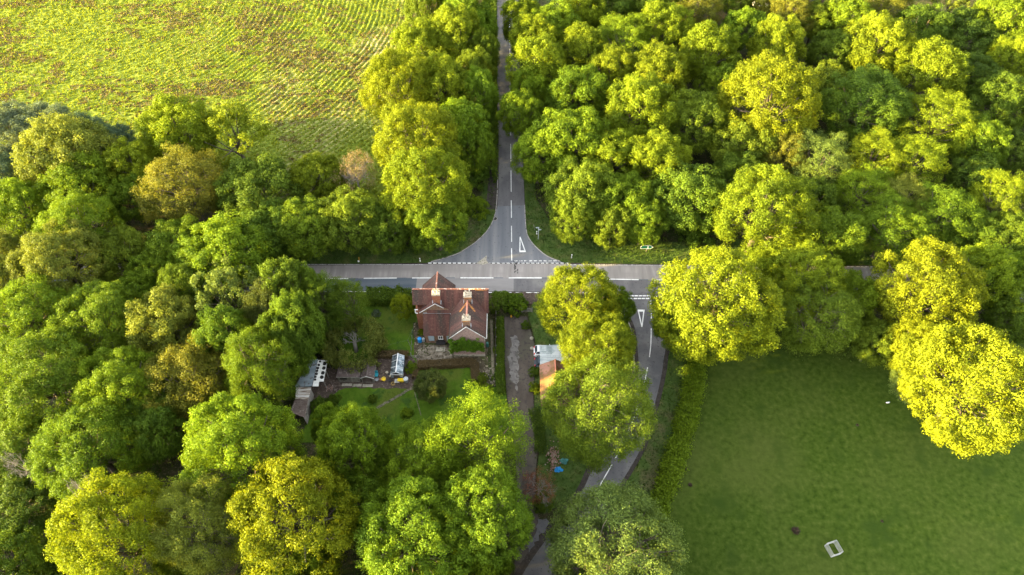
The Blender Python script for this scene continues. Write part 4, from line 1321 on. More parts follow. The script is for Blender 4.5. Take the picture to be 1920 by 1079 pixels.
marker(788, 491, 'short white marker post on the verge left of the junction mouth')
marker(1071.5, 484.5, 'short white marker post on the verge right of the junction mouth')
marker(1006.3, 440, 'short white marker post close beside the tall fingerpost', .9)
p = P(673.5, 490)
t = thing('hydrant_marker', 'thin orange marker stake with white foot on the left roadside verge', 'marker post', tuple(p))
MB().tube([tuple(p), (p.x + .12, p.y, 1.1)], .055, 6).build('stake', 'orange', t)
MB().lathe((p.x - .1, p.y - .1, .03), [(.2, 0), (.18, .14), (.05, .18)], 9).build('foot', 'white', t)
p = P(750.5, 474)
t = thing('wooden_post', 'grey wooden post standing against the trees left of the north road', 'post', tuple(p))
MB().tube([tuple(p), (p.x - .06, p.y, 2.4)], [.10, .085], 7).build('post', 'plank', t)
MB().lathe((p.x - .06, p.y, 2.4), [(.1, 0), (.1, .04), (.03, .08)], 7).build('cap', 'steel', t)
p = P(1009, 449)
t = thing('fingerpost', 'grey fingerpost with two white arms on the right verge of the north road', 'signpost', tuple(p))
MB().tube([tuple(p), (p.x, p.y, 3.2)], .06, 8).build('post', 'steel', t)
arm = MB().extrude([(p.x - .1, p.y - .06, 2.62), (p.x + .42, p.y - .06, 2.62), (p.x + .55, p.y - .06, 2.77), (p.x + .42, p.y - .06, 2.92), (p.x - .1, p.y - .06, 2.92)], (0, -.04, 0))
arm.build('arm', 'steel', t)
arm = MB().extrude([(p.x + .1, p.y + .06, 2.98), (p.x - .42, p.y + .06, 2.98), (p.x - .55, p.y + .06, 3.13), (p.x - .42, p.y + .06, 3.28), (p.x + .1, p.y + .06, 3.28)], (0, .04, 0))
arm.build('arm', 'steel', t)
p = P(1003, 433)
tag(MB().tube([tuple(p), (p.x - .25, p.y, 1.6)], .05, 6).lathe((p.x - .25, p.y, 1.6), [(.07, 0), (.05, .06)], 6).build('wooden_stake', 'plank'), 'thin grey leaning stake beside the fingerpost', 'stake')

# green direction sign with two panels
p = P(1208.5, 473)
zb, zt = 1.0, 1.95
xl, xr = P(1199.3, 464, zb).x, P(1224.0, 464, zb).x
t = thing('direction_sign', 'green and white direction sign on posts under the trees right of the junction', 'road sign', tuple(p))
for dx in (.25,):
    MB().tube([(p.x + dx, p.y, -.05), (p.x + dx, p.y, zt - .1)], .05, 8).build('post', 'plank', t)
bd = MB().extrude([(xl, p.y - .07, (zb + zt) / 2), (xl + .28, p.y - .07, zt), (xr - .5, p.y - .07, zt), (xr, p.y - .07, (zb + zt) / 2), (xr - .5, p.y - .07, zb), (xl + .1, p.y - .07, zb)], (0, -.03, 0)).build('board', 'white', t)
MB().extrude([(xl + .22, p.y - .102, zb + .1), (xl + 1.30, p.y - .102, zb + .1), (xl + 1.30, p.y - .102, zt - .1), (xl + .34, p.y - .102, zt - .1), (xl + .16, p.y - .102, zb + .45)], (0, -.008, 0)).build('green_panel', 'green_sign', bd)
MB().extrude([(xl + 1.56, p.y - .102, zb + .1), (xr - .55, p.y - .102, zb + .1), (xr - .22, p.y - .102, (zb + zt) / 2), (xr - .55, p.y - .102, zt - .1), (xl + 1.56, p.y - .102, zt - .1)], (0, -.008, 0)).build('green_panel', 'green_sign', bd)

# ================================================================== PASTURE
# slatted timber tree guard
gp = P(1560, 1032)
ang = R(17)
t = thing('tree_guard', 'square pen of pale slatted rails standing in the shaded pasture', 'tree guard', tuple(gp))
sx, sy, hh = 1.35, 1.55, 1.2
ca_, sa_ = math.cos(ang), math.sin(ang)


def gl(x, y, z):
    return (gp.x + x * ca_ - y * sa_, gp.y + x * sa_ + y * ca_, z)


for ix in (-1, 1):
    for iy in (-1, 1):
        c = gl(ix * sx / 2, iy * sy / 2, hh / 2)
        MB().obox(c, (.07, .07, hh + .1), ang).build('post', 'grey_rail', t)
for k in range(5):
    z = .14 + k * .27
    MB().obox(gl(0, -sy / 2 - .06, z), (sx + .12, .025, .065), ang).build('rail', 'grey_rail', t)
    MB().obox(gl(0, sy / 2 + .06, z), (sx + .12, .025, .065), ang).build('rail', 'grey_rail', t)
    MB().obox(gl(-sx / 2 - .06, 0, z), (.025, sy + .05, .065), ang).build('rail', 'grey_rail', t)
    MB().obox(gl(sx / 2 + .06, 0, z), (.025, sy + .05, .065), ang).build('rail', 'grey_rail', t)
bn = P(1663, 757)
t = thing('bird', 'tiny white bird standing on the pasture near the big yellow oak', 'bird', tuple(bn))
MB().tube([(bn.x - .28, bn.y, .26), (bn.x - .1, bn.y, .28), (bn.x + .1, bn.y, .33), (bn.x + .2, bn.y, .42), (bn.x + .27, bn.y, .44)], [.03, .1, .11, .06, .04], 8).build('body', 'white', t, smooth=True)
for s in (-1, 1):
    MB().tube([(bn.x, bn.y + s * .04, .24), (bn.x + .01, bn.y + s * .04, .0)], .012, 4).build('leg', 'orange', t)

# ================================================================== FAR FARM BUILDINGS, TOP RIGHT
fa = P(1530, 9, 0)
t = thing('farm_building', 'long dark boarded barn with grey roof behind the wood at the top edge', 'barn', tuple(fa))
MB().box(fa.x - 14, fa.x + 14, fa.y, fa.y + 9, -.1, 3.6).build('wall', 'board_dark', t)
ro = MB().slab([(fa.x - 15, fa.y + 4.5, 6.2), (fa.x + 15, fa.y + 4.5, 6.2), (fa.x + 15, fa.y - .6, 3.5), (fa.x - 15, fa.y - .6, 3.5)], .15)
ro.slab([(fa.x - 15, fa.y + 4.51, 6.2), (fa.x + 15, fa.y + 4.51, 6.2), (fa.x + 15, fa.y + 9.6, 3.5), (fa.x - 15, fa.y + 9.6, 3.5)], .15)
ro.build('roof', 'roof_grey', t)
for i in range(3):
    MB().box(fa.x - 9 + 7 * i, fa.x - 7 + 7 * i, fa.y - .06, fa.y - .01, .8, 2.4).build('window', 'glass', t)
fb = P(1432, 12, 0)
t = thing('white_cottage', 'small white gabled house among the trees at the top edge', 'house', tuple(fb))
w_ = MB().box(fb.x - 2.8, fb.x + 2.8, fb.y, fb.y + 6, -.1, 3.4)
w_.extrude([(fb.x - 2.8, fb.y, 3.4), (fb.x + 2.8, fb.y, 3.4), (fb.x, fb.y, 5.6)], (0, .3, 0))
w_.build('wall', 'white', t)
MB().slab([(fb.x, fb.y - .2, 5.8), (fb.x, fb.y + 6.2, 5.8), (fb.x - 3.1, fb.y + 6.2, 3.3), (fb.x - 3.1, fb.y - .2, 3.3)], .12).slab([(fb.x + .01, fb.y + 6.2, 5.8), (fb.x + .01, fb.y - .2, 5.8), (fb.x + 3.1, fb.y - .2, 3.3), (fb.x + 3.1, fb.y + 6.2, 3.3)], .12).build('roof', 'board_dark', t)
MB().box(fb.x - .5, fb.x + .5, fb.y - .05, fb.y - .01, 1.0, 2.3).build('window', 'glass', t)
# ================================================================== TREES
def make_crown(seed, nl=16, ns=14, nf=70, leaf=.045, lobe=(.27, .40), sub=(.09, .15), zmin=-.5, spread=.62, flat=.85,
               aspect=.62, zc=1.25, sub_flat=1.0, rad_stretch=1.0, up=.25, loose=.0, bare=0.0, jit=.38):
    """unit crown: big limbs of foliage, each of many clumps, each clump of many leaves"""
    rng = np.random.default_rng(seed)
    lobes = []
    m_ = int(nl * 1.5)
    off = rng.random() * 6.28
    for i in range(m_):
        z = 1 - 2 * (i + .5) / m_
        if z < zmin:
            break
        r = math.sqrt(max(0, 1 - z * z))
        an = i * 2.39996 + off
        d = unit(np.array([r * math.cos(an), r * math.sin(an), z]) + rng.normal(size=3) * .16)
        lr = rng.uniform(*lobe)
        c = d * (1 - lr) * rng.uniform(1.15 - jit, 1.12) * spread / .62
        c[2] *= flat
        lobes.append((c, lr, d))
    for i in range(5):                                        # foliage round the middle, so that no crown is hollow
        an = i * 1.26 + off
        d = unit(np.array([math.cos(an), math.sin(an), 1.1 if i else 6]))
        lobes.append((d * np.array([.34, .34, .42]), .30, d))
    LC = np.array([l[0] for l in lobes]); LR = np.array([l[1] for l in lobes])
    P_, N_, V_, S_ = [], [], [], []
    for c, lr, d in lobes:
        lv = rng.uniform(-.28, .28)
        dd = unit(rng.normal(size=(ns, 3)) + .75 * d)
        for s in range(ns):
            sd = dd[s]
            sc = c + sd * lr * rng.uniform(.65, 1.08)
            sr = rng.uniform(*sub)
            n = int(nf * rng.uniform(.7, 1.3) * (sr / np.mean(sub)) ** 2)
            q = unit(rng.normal(size=(n, 3)) + .35 * sd + np.array([0, 0, up]))
            rr = sr * rng.uniform(.45, 1.0 + loose, size=(n, 1))
            o = q * rr
            if sub_flat != 1.0 or rad_stretch != 1.0:
                rd = unit(sd * np.array([1, 1, .45]))
                al = o @ rd
                o = o + np.outer(al, rd) * (rad_stretch - 1)
                o[:, 2] = o[:, 2] * sub_flat - .12 * np.abs(al) * (sub_flat < 1)
            P_.append(sc + o)
            N_.append(unit(q + .48 * rng.normal(size=(n, 3))))
            V_.append(np.clip(.5 + lv + rng.uniform(-.22, .22) + rng.normal(size=n) * .16, 0, 1))
            S_.append(leaf * rng.uniform(.65, 1.3, size=n))
    P_, N_, V_, S_ = map(np.concatenate, (P_, N_, V_, S_))
    dist = np.linalg.norm(P_[:, None, :] - LC[None], axis=2) / LR[None]
    keep = ((dist < .55).sum(1) == 0) & (rng.random(len(P_)) > bare)
    P_, N_, V_, S_ = P_[keep], N_[keep], V_[keep], S_[keep]
    P_ = P_ + np.array([0, 0, zc])
    return leaf_faces(P_, N_, S_, rng, aspect), V_, [(l[0] + np.array([0, 0, zc]), l[1]) for l in lobes]


def make_wood(seed, lobes, zc=1.25, r0=.055, limbs=True, twig=0, base=0.0):
    rnd = random.Random(seed)
    b = MB()
    tz = zc * .95
    lean = (rnd.uniform(-.06, .06), rnd.uniform(-.06, .06))
    tr = [(lean[0] * t + .02 * math.sin(5 * t + seed), lean[1] * t, base - .02 + tz * t) for t in (0, .05, .3, .6, .85, 1)]
    b.tube(tr, [r0 * 1.5, r0 * 1.1, r0, r0 * .8, r0 * .55, r0 * .3], 8)
    if limbs:
        for c, lr in lobes:
            t = rnd.uniform(.45, .85)
            s = Vector((lean[0] * t, lean[1] * t, tz * t))
            e_ = Vector(c)
            m_ = s.lerp(e_, .5) + Vector((rnd.uniform(-.05, .05), rnd.uniform(-.05, .05), -.04))
            b.tube([s, m_, e_], [r0 * .42, r0 * .28, r0 * .12], 5)
            for _ in range(twig):
                d = Vector((rnd.gauss(0, 1), rnd.gauss(0, 1), rnd.gauss(.3, .8))).normalized() * lr
                b.tube([e_.lerp(m_, .3), e_ + d * .55, e_ + d * 1.02 + Vector((0, 0, .02))], [.010, .006, .0025], 4, False)
    return b


def branchwork(b, p, d, ln, r, depth_, rnd, spread=.75):
    q = p + d * ln
    mid = p.lerp(q, .5) + Vector((rnd.uniform(-.08, .08), rnd.uniform(-.08, .08), rnd.uniform(-.05, .08))) * ln
    b.tube([p, mid, q], [r, r * .8, r * .55], 5 if depth_ > 2 else 4, False)
    if depth_ == 0:
        return
    for _ in range(rnd.choice((3, 4)) if depth_ > 1 else 3):
        nd = (d + Vector((rnd.gauss(0, 1), rnd.gauss(0, 1), rnd.gauss(.05, .7))) * spread).normalized()
        branchwork(b, p.lerp(q, rnd.uniform(.55, 1)), nd, ln * rnd.uniform(.5, .78), r * .55, depth_ - 1, rnd, spread)


def mesh_of(b, name, m):
    me = bpy.data.meshes.new(name)
    me.from_pydata(b.v, [], b.f)
    me.materials.append(M[m])
    me.polygons.foreach_set('use_smooth', [True] * len(me.polygons))
    return me


KINDS = {
    'oak': dict(n=5, nl=24, ns=18, nf=84, leaf=.040, lobe=(.22, .38), sub=(.075, .135), zmin=-.72, jit=.30, loose=.22),
    'big': dict(n=4, nl=38, ns=22, nf=74, leaf=.0295, lobe=(.18, .34), sub=(.055, .11), zmin=-.72, jit=.26, loose=.22),
    'fine': dict(n=3, nl=30, ns=26, nf=80, leaf=.026, lobe=(.24, .38), sub=(.06, .12), loose=.35, twig=4, jit=.26, zmin=-.72),
    'feather': dict(n=3, nl=19, ns=18, nf=85, leaf=.032, lobe=(.26, .42), sub=(.09, .15), sub_flat=.42, rad_stretch=1.9, aspect=.5, up=.0, zmin=-.7),
    'willow': dict(n=3, nl=20, ns=20, nf=80, leaf=.05, lobe=(.25, .38), sub=(.07, .12), aspect=.36, up=.6, loose=.6),
    'bronze': dict(n=2, nl=22, ns=20, nf=75, leaf=.032, lobe=(.24, .38), sub=(.07, .13), loose=.35, twig=3, zmin=-.7),
    'open': dict(n=2, nl=13, ns=12, nf=60, leaf=.046, lobe=(.20, .32), sub=(.08, .14), zmin=-.25, bare=.1),
}
PROTO = {}


def proto(kind):
    if kind in PROTO:
        return PROTO[kind]
    out = []
    if kind == 'bush':
        for i in range(4):
            V, var, lob = make_crown(900 + i, 11, 12, 60, .075, (.32, .48), (.12, .2), -.1, .62, .8, zc=.30)
            out.append((cards('crown', V, 'leaf', var, link=False), mesh_of(make_wood(i, lob, .5, .04), 'trunk', 'bark')))
    elif kind in ('dead', 'twig'):
        for i in range(2):
            rnd = random.Random(50 + i)
            b = MB()
            b.tube([(0, 0, -.02), (.02, 0, .5), (0, .02, 1.0)], [.06, .05, .035], 7)
            tips = []
            for k in range(9):
                an = k * 2.4 + i
                d = Vector((math.cos(an), math.sin(an), rnd.uniform(.1, 1.1))).normalized()
                branchwork(b, Vector((0, 0, rnd.uniform(.8, 1.15))), d, rnd.uniform(.34, .5), .022, 4, rnd, .6)
            cr = None
            if kind == 'twig':
                V, var, lob = make_crown(70 + i, 16, 14, 22, .032, (.24, .36), (.07, .13), loose=.6, zc=1.25)
                cr = cards('crown', V, 'leaf', var, link=False)
            out.append((cr, mesh_of(b, 'trunk', 'deadwood')))
    else:
        k = dict(KINDS[kind])
        n = k.pop('n')
        tw = k.pop('twig', 0)
        for i in range(n):
            V, var, lob = make_crown(hash_(kind) + i * 13, **k)
            out.append((cards('crown', V, 'leaf', var, link=False), mesh_of(make_wood(i, lob, twig=tw), 'trunk', 'bark' if not tw else 'bark')))
    PROTO[kind] = out
    return out


def hash_(s):
    return sum(ord(c) * (i + 3) for i, c in enumerate(s))


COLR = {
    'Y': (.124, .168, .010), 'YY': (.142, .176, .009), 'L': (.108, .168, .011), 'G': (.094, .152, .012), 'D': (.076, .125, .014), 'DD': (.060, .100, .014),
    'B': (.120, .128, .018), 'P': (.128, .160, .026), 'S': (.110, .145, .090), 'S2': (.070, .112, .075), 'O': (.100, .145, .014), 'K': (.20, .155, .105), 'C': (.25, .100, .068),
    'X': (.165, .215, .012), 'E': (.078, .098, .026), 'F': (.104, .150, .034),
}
TALL = {'YY': 1.12, 'Y': 1.07, 'P': 1.06, 'S': 1.05, 'L': 1.02, 'G': .95, 'O': .95, 'B': 1.0, 'D': .88, 'DD': .78}
NAMES = {'willow': 'willow_tree', 'dead': 'dead_tree', 'bush': 'shrub', 'twig': 'sparse_tree', 'feather': 'beech_tree'}
CATS = {'bush': 'shrub'}
trnd = random.Random(3)
counter = {}


def tree_at(base, Rw, kind, colr, label, group=None, rz_scale=1.0, rot=None):
    pr = proto(kind)
    i = counter.get(kind, trnd.randrange(9))
    counter[kind] = i + 1
    cm, wm = pr[i % len(pr)]
    root = thing(NAMES.get(kind, 'broadleaf_tree'), label, CATS.get(kind, 'tree'), tuple(base), group)
    rz = Rz_of(Rw, kind) * rz_scale
    root.scale = (Rw * trnd.uniform(.96, 1.05), Rw * trnd.uniform(.96, 1.05), rz)
    root.rotation_euler = (0, 0, trnd.uniform(0, 6.28) if rot is None else rot)
    c = COLR[colr]
    h = trnd.uniform(-.05, .04)
    v = trnd.uniform(.9, 1.1)
    col = (c[0] * v * (1 + h), c[1] * v, c[2] * v, 1)
    for nm, me_ in (('crown', cm), ('trunk', wm)):
        if me_ is None:
            continue
        o = bpy.data.objects.new(nm, me_)
        COL.objects.link(o)
        o.parent = root
        o.color = col
    return root


def Rz_of(Rw, kind):
    if kind == 'bush':
        return Rw * 1.05
    return 2.6 + .60 * Rw


def place(px, py, r, kind, colr, label, group=None, hs=1.0):
    """stand a tree so that its crown, at the height it is given, is where the photograph has it"""
    zc_u = .42 if kind == 'bush' else 1.25
    Rw = 7.0
    for _ in range(6):
        zc = zc_u * Rz_of(Rw, kind) * hs
        p = P(px, py, zc)
        Rw = r * depth(p) / FPX
    return tree_at((p.x, p.y, -.05), Rw, kind, colr, label, group, hs)


T = [
    # silver willows along the field edge
    (28, 252, 60, 'willow', 'S', 'tall silver-leaved willow at the left end of the field edge row'),
    (100, 248, 54, 'willow', 'S', 'silver-leaved willow standing second in the field edge row'),
    (166, 262, 46, 'willow', 'S2', 'smaller silver-green willow third along the field edge row'),
    (222, 276, 40, 'willow', 'S2', 'last and lowest blue-green willow before the sunlit field-edge oaks'),
    (8, 325, 46, 'willow', 'S2', 'dark blue-green willow in shade below the tallest silver willow'),
    # wood on the left, down to the main road
    (130, 292, 74, 'oak', 'P', 'broad oak with sunlit yellow cap directly below the silver willows'),
    (336, 250, 66, 'oak', 'Y', 'bright yellow oak at the field edge, left of a matching pair'),
    (442, 256, 62, 'open', 'Y', 'airy yellow-green oak at the field edge, right of a matching pair'),
    (250, 318, 50, 'oak', 'Y', 'yellow-topped tree between the capped oak and the bronze tree'),
    (345, 350, 72, 'bronze', 'B', 'bronze-leaved tree below the pair of field-edge oaks'),
    (150, 352, 62, 'oak', 'L', 'tree with yellow-lit left side below the capped oak'),
    (250, 372, 44, 'oak', 'G', 'green tree tucked against the left flank of the bronze tree'),
    (40, 388, 50, 'oak', 'L', 'green tree with lit crown tips under the dark shaded willow'),
    (484, 362, 74, 'oak', 'D', 'dark green round tree right of the bronze tree', 0.82),
    (592, 338, 50, 'oak', 'Y', 'narrow yellow-green tree between the dark round tree and the bare pinkish tree', 0.85),
    (668, 328, 42, 'twig', 'K', 'nearly bare pinkish-brown tree among the green ones at the field corner', 1.1),
    (150, 432, 64, 'big', 'L', 'wide bright green tree left of the dark gap under the bronze tree'),
    (500, 432, 56, 'oak', 'D', 'dark tree at the roadside, leftmost above the far end of the main road'),
    (576, 428, 56, 'oak', 'G', 'mid-green roadside tree, second from the left above the main road'),
    (655, 415, 58, 'oak', 'O', 'olive-green roadside tree below the bare pinkish tree'),
    (722, 430, 44, 'oak', 'D', 'small dark roadside tree left of the junction trees'),
    (118, 492, 74, 'big', 'P', 'large pale yellow-olive tree at the left, above two green domes'),
    (15, 478, 36, 'oak', 'P', 'small pale tree cut by the left edge beside the large pale olive tree'),
    (232, 480, 50, 'oak', 'O', 'olive tree just right of the large pale yellow-olive tree'),
    (340, 462, 54, 'oak', 'G', 'green tree at the dark gap, left of the road-end oak'),
    (428, 480, 72, 'oak', 'L', 'large oak with lit tips overhanging the left end of the main road'),
    (428, 556, 60, 'open', 'F', 'gold-tinged open oak showing bare limbs, below the road-end oak', 1.25),
    (285, 520, 40, 'oak', 'G', 'shaded green tree between the olive tree and the pale round oak'),
    (350, 545, 44, 'oak', 'D', 'dark tree left of the gold-tinged open oak', 1.15),
    (15, 535, 48, 'oak', 'P', 'pale tree cut by the left edge above the two green domes', 1.1),
    (262, 560, 40, 'oak', 'G', 'small green tree wedged above the pale yellow round oak'),
    (370, 500, 48, 'oak', 'G', 'green tree whose crown hides the main road left of the road-end oak'),
    # left wood below the road
    (60, 592, 72, 'big', 'L', 'green dome with yellow left rim, left one of two wide domes'),
    (188, 604, 74, 'big', 'G', 'green dome beside it, right one of two wide domes'),
    (312, 612, 66, 'oak', 'P', 'pale yellow round oak right of the two green domes'),
    (430, 640, 50, 'oak', 'D', 'dark tree in the hollow right of the pale yellow round oak', 1.4),
    (85, 712, 92, 'big', 'G', 'very wide green tree with few lit sprigs at the left edge'),
    (228, 730, 78, 'big', 'L', 'green oak with bright upper-left flank, above the grey dead trees'),
    (168, 842, 92, 'big', 'G', 'green oak with lit knobs whose right foot hides the larger dead tree'),
    (290, 800, 64, 'big', 'D', 'darker green oak in the shade right of the bright-flanked oak'),
    (362, 712, 78, 'bronze', 'B', 'bronze-yellow oak with golden top-left, in the middle of the left wood'),
    (492, 692, 68, 'fine', 'G', 'plain mid-green tree beside the tin shed', 1.4),
    (420, 770, 46, 'oak', 'DD', 'dark tree filling the hollow below the bronze-yellow oak'),
    (540, 640, 46, 'oak', 'D', 'dark green tree above the tin shed', 1.6),
    (35, 850, 66, 'oak', 'D', 'dark tree at the left edge beside the smaller grey dead tree', 0.75),
    (30, 960, 66, 'oak', 'DD', 'shaded dark tree in the bottom left corner above the gap', 0.65),
    (168, 924, 34, 'dead', 'K', 'larger grey leafless dead tree in the left wood', 2.7),
    (42, 876, 28, 'dead', 'K', 'smaller grey leafless dead tree near the left edge', 1.9),
    (12, 1060, 62, 'oak', 'D', 'dark tree in the very bottom left corner, below the shaded gap', .9),
    (330, 1085, 44, 'oak', 'L', 'low lime tree cut by the bottom edge between yellow oak and pale olive tree', .8),
    (90, 1060, 60, 'bush', 'DD', 'dark low shrub at the foot of the bottom left gap'),
    (228, 1005, 96, 'big', 'YY', 'brilliant yellow oak at the bottom edge, leftmost of the yellow ones', 1.45),
    (382, 985, 84, 'fine', 'P', 'pale olive fine-leaved tree between two brilliant yellow oaks', 1.5),
    (452, 845, 110, 'big', 'L', 'huge round green oak with yellow tips below the long narrow shed', 1.25),
    (552, 975, 112, 'big', 'YY', 'brilliant yellow spreading oak at the bottom, right of the pale olive tree', 1.4),
    (668, 838, 64, 'big', 'L', 'olive round tree with one golden knob below the garden lawn', 1.3),
    (690, 950, 60, 'oak', 'G', 'green tree in the gap right of the spreading yellow oak', 1.1),
    (792, 875, 76, 'big', 'L', 'green tree with golden tuft near its top, below the garden path'),
    (895, 828, 84, 'feather', 'L', 'lime green feathery tree at the garden foot beside the driveway', 1.3),
    (902, 880, 56, 'fine', 'F', 'grey-green tree draped in front of the lime feathery one'),
    (775, 1010, 106, 'big', 'G', 'broad plain green tree at the bottom edge, left of the driveway end', 1.35),
    (905, 970, 82, 'big', 'G', 'tall green tree leaning over the lower end of the driveway', 1.5),
    (905, 1075, 56, 'oak', 'L', 'light green tree at the bottom edge beside the driveway end'),
    (560, 1075, 60, 'oak', 'L', 'lime tree at the very bottom below the spreading yellow oak'),
    (622, 800, 34, 'oak', 'G', 'small green tree at the foot of the long narrow shed', 1.3),
    # between road and garden, left of the cottage
    (545, 548, 46, 'oak', 'D', 'dark tree at the roadside below the main road, farthest from the cottage', 1.5),
    (600, 568, 42, 'feather', 'D', 'dark feathery tree reaching over the blue-grey road surface, left one', 1.4),
    (652, 568, 35, 'feather', 'D', 'dark feathery tree nearest the roadside hedge, right one', 1.4),
    (505, 590, 44, 'bronze', 'E', 'dull brown-green tree between the gold-tinged oak and the garden', 1.4),
    (572, 544, 34, 'oak', 'D', 'dark tree whose top hides part of the main road, left of the feathery ones', 1.25),
    (560, 618, 44, 'oak', 'D', 'dark tree at the upper left corner of the garden', 1.75),
    (598, 648, 30, 'bush', 'D', 'dark shrub on the left border of the garden lawn', 1.0),
    # trees left of the north road
    (800, 12, 40, 'oak', 'O', 'olive tree at the top edge where the field meets the north road wood', 1.2),
    (874, 18, 46, 'oak', 'G', 'green tree at the top edge left of the north road', 1.2),
    (792, 92, 52, 'oak', 'Y', 'yellow tree at the field side, second from the top left of the north road'),
    (852, 70, 50, 'oak', 'Y', 'yellow tree between the top green tree and the long lit row', 1.2),
    (748, 168, 62, 'big', 'YY', 'brightest yellow oak bulging into the field left of the north road', 1.2),
    (826, 165, 54, 'oak', 'Y', 'yellow-green oak in the middle of the row left of the north road', 1.15),
    (895, 178, 34, 'oak', 'G', 'narrow green tree right at the kerb halfway up the north road', 1.3),
    (782, 268, 72, 'big', 'YY', 'very large yellow oak above the junction, left of the north road'),
    (862, 245, 54, 'oak', 'L', 'lime oak leaning over the left kerb of the north road'),
    (800, 352, 76, 'big', 'Y', 'large yellow-green oak nearest the junction on its left'),
    (820, 418, 54, 'oak', 'G', 'shaded green tree at the junction corner under the large yellow-green oak'),
    (888, 330, 34, 'bush', 'D', 'dark shrub beside the left kerb above the junction'),
    (893, 390, 27, 'bush', 'L', 'light green shrub at the left bend of the junction kerb'),
    (770, 440, 40, 'bush', 'D', 'dark roadside shrub left of the junction corner tree'),
    (907, 100, 26, 'oak', 'O', 'thin olive tree at the kerb near the top of the north road', 1.3),
    (893, 60, 36, 'oak', 'G', 'green tree at the left kerb, just below the top green one on the north road', 1.1),  # this and the next two are added to shade the north road
    (890, 135, 34, 'oak', 'O', 'olive tree filling the gap at the left kerb between two lit yellow ones', 1.1),
    (888, 285, 34, 'oak', 'G', 'green tree at the left kerb above the dark junction shrub', 1.0),
    # wood right of the north road
    (980, 38, 38, 'oak', 'Y', 'yellow tree at the top, first to the right of the north road'),
    (1042, 55, 48, 'oak', 'L', 'lime tree at the top, second to the right of the north road'),
    (1092, 25, 42, 'oak', 'Y', 'yellow tree touching the top edge, third right of the north road'),
    (1150, 20, 44, 'oak', 'D', 'dark green tree at the top edge behind a pale feathery one'),
    (1008, 125, 52, 'oak', 'Y', 'yellow-green tree over the right kerb, upper north road'),
    (1168, 78, 52, 'feather', 'L', 'pale lime feathery tree near the top of the right wood'),
    (1245, 58, 48, 'oak', 'Y', 'yellow round tree beside the pale lime feathery tree'),
    (1305, 25, 44, 'bronze', 'B', 'bronze-tinged tree at the top edge left of the white gabled house'),
    (1342, 48, 26, 'twig', 'K', 'small pinkish-grey thin tree near the white gabled house'),
    (977, 215, 40, 'oak', 'L', 'lime tree overhanging the north road, halfway up on the right'),
    (1003, 80, 44, 'oak', 'Y', 'yellow tree leaning over the right half of the north road near its top'),
    (995, 168, 34, 'oak', 'L', 'small lime tree hanging over the north road between two larger ones'),
    (1090, 98, 46, 'oak', 'Y', 'yellow tree filling the hollow between the second lime tree and the pale feathery one'),
    (1210, 12, 40, 'oak', 'O', 'olive tree touching the top edge above the yellow round tree'),
    (1262, 0, 36, 'oak', 'L', 'lime tree cut by the top edge, left of the bronze-tinged one'),
    (1375, 12, 30, 'oak', 'O', 'olive tree at the top edge between the pinkish-grey tree and the white gabled house'),
    (1085, 180, 56, 'oak', 'G', 'green tree in the second row right of the north road'),
    (1150, 140, 46, 'oak', 'Y', 'yellow-green tree in the hollow below the pale feathery tree'),
    (1235, 140, 54, 'oak', 'Y', 'rounded yellow oak with bronze top above a deep dark gap'),
    (1325, 100, 52, 'oak', 'Y', 'broad yellow tree below the bronze-tinged top edge tree'),
    (1395, 60, 42, 'oak', 'G', 'deep green tree in shade below the white gabled house'),
    (1455, 85, 48, 'oak', 'Y', 'tall yellow tree below the left end of the barn'),
    (1480, 28, 40, 'bronze', 'B', 'bronze tree directly in front of the barn'),
    (1430, 20, 28, 'oak', 'B', 'gold-brown little tree against the white gabled house'),
    (1530, 40, 34, 'oak', 'O', 'olive tree in front of the barn, right of the bronze one'),
    (1585, 40, 46, 'oak', 'L', 'lime green tree hiding the right end of the barn'),
    (1645, 88, 56, 'oak', 'Y', 'yellow tree with drooping lit right side below the lime barn tree'),
    (1560, 100, 42, 'oak', 'D', 'dark tree between two yellow ones below the barn'),
    (1660, 15, 44, 'bronze', 'B', 'bronze-gold tree at the top edge right of the barn'),
    (1728, 58, 52, 'oak', 'D', 'smooth dark green dome right of the drooping yellow tree'),
    (1805, 70, 56, 'oak', 'DD', 'deep shaded tree near the top right corner'),
    (1785, 12, 36, 'open', 'P', 'open pale tree with bare limb at the top edge, near the right corner'),
    (1880, 40, 56, 'oak', 'L', 'bright green oak in the top right corner'),
    (1895, 115, 40, 'oak', 'Y', 'yellow tree at the right edge below the corner oak'),
    (1880, 195, 56, 'oak', 'D', 'dark tree at the right edge below the yellow edge tree'),
    (1742, 138, 58, 'oak', 'Y', 'wide yellow-bronze tree left of the deep shaded corner trees'),
    (1820, 150, 50, 'oak', 'DD', 'very dark tree in the hollow near the right edge'),
    (1070, 268, 66, 'oak', 'L', 'large lime oak over the right kerb above the junction'),
    (1200, 210, 64, 'oak', 'Y', 'large yellow oak in the middle of the wood right of the north road'),
    (1300, 228, 54, 'oak', 'O', 'olive tree left of the deep dark gap'),
    (1350, 165, 40, 'oak', 'G', 'green tree between the broad yellow tree and the golden giant'),
    (1442, 190, 84, 'big', 'YY', 'golden giant oak in the upper middle of the right wood'),
    (1395, 272, 52, 'oak', 'O', 'olive-green tree below the golden giant, on its left'),
    (1468, 288, 46, 'bronze', 'B', 'small bronze tree below the golden giant, on its right'),
    (1545, 165, 46, 'oak', 'O', 'olive tree squeezed between the golden giant and the dark giant'),
    (1620, 200, 78, 'big', 'D', 'dark green giant in shade right of the golden giant'),
    (1755, 225, 62, 'feather', 'Y', 'yellow tree with combed layered branches, high in the right wood'),
    (1830, 270, 50, 'oak', 'G', 'green tree right of the combed yellow tree'),
    (1890, 285, 42, 'oak', 'DD', 'dark tree at the right edge, a third of the way down'),
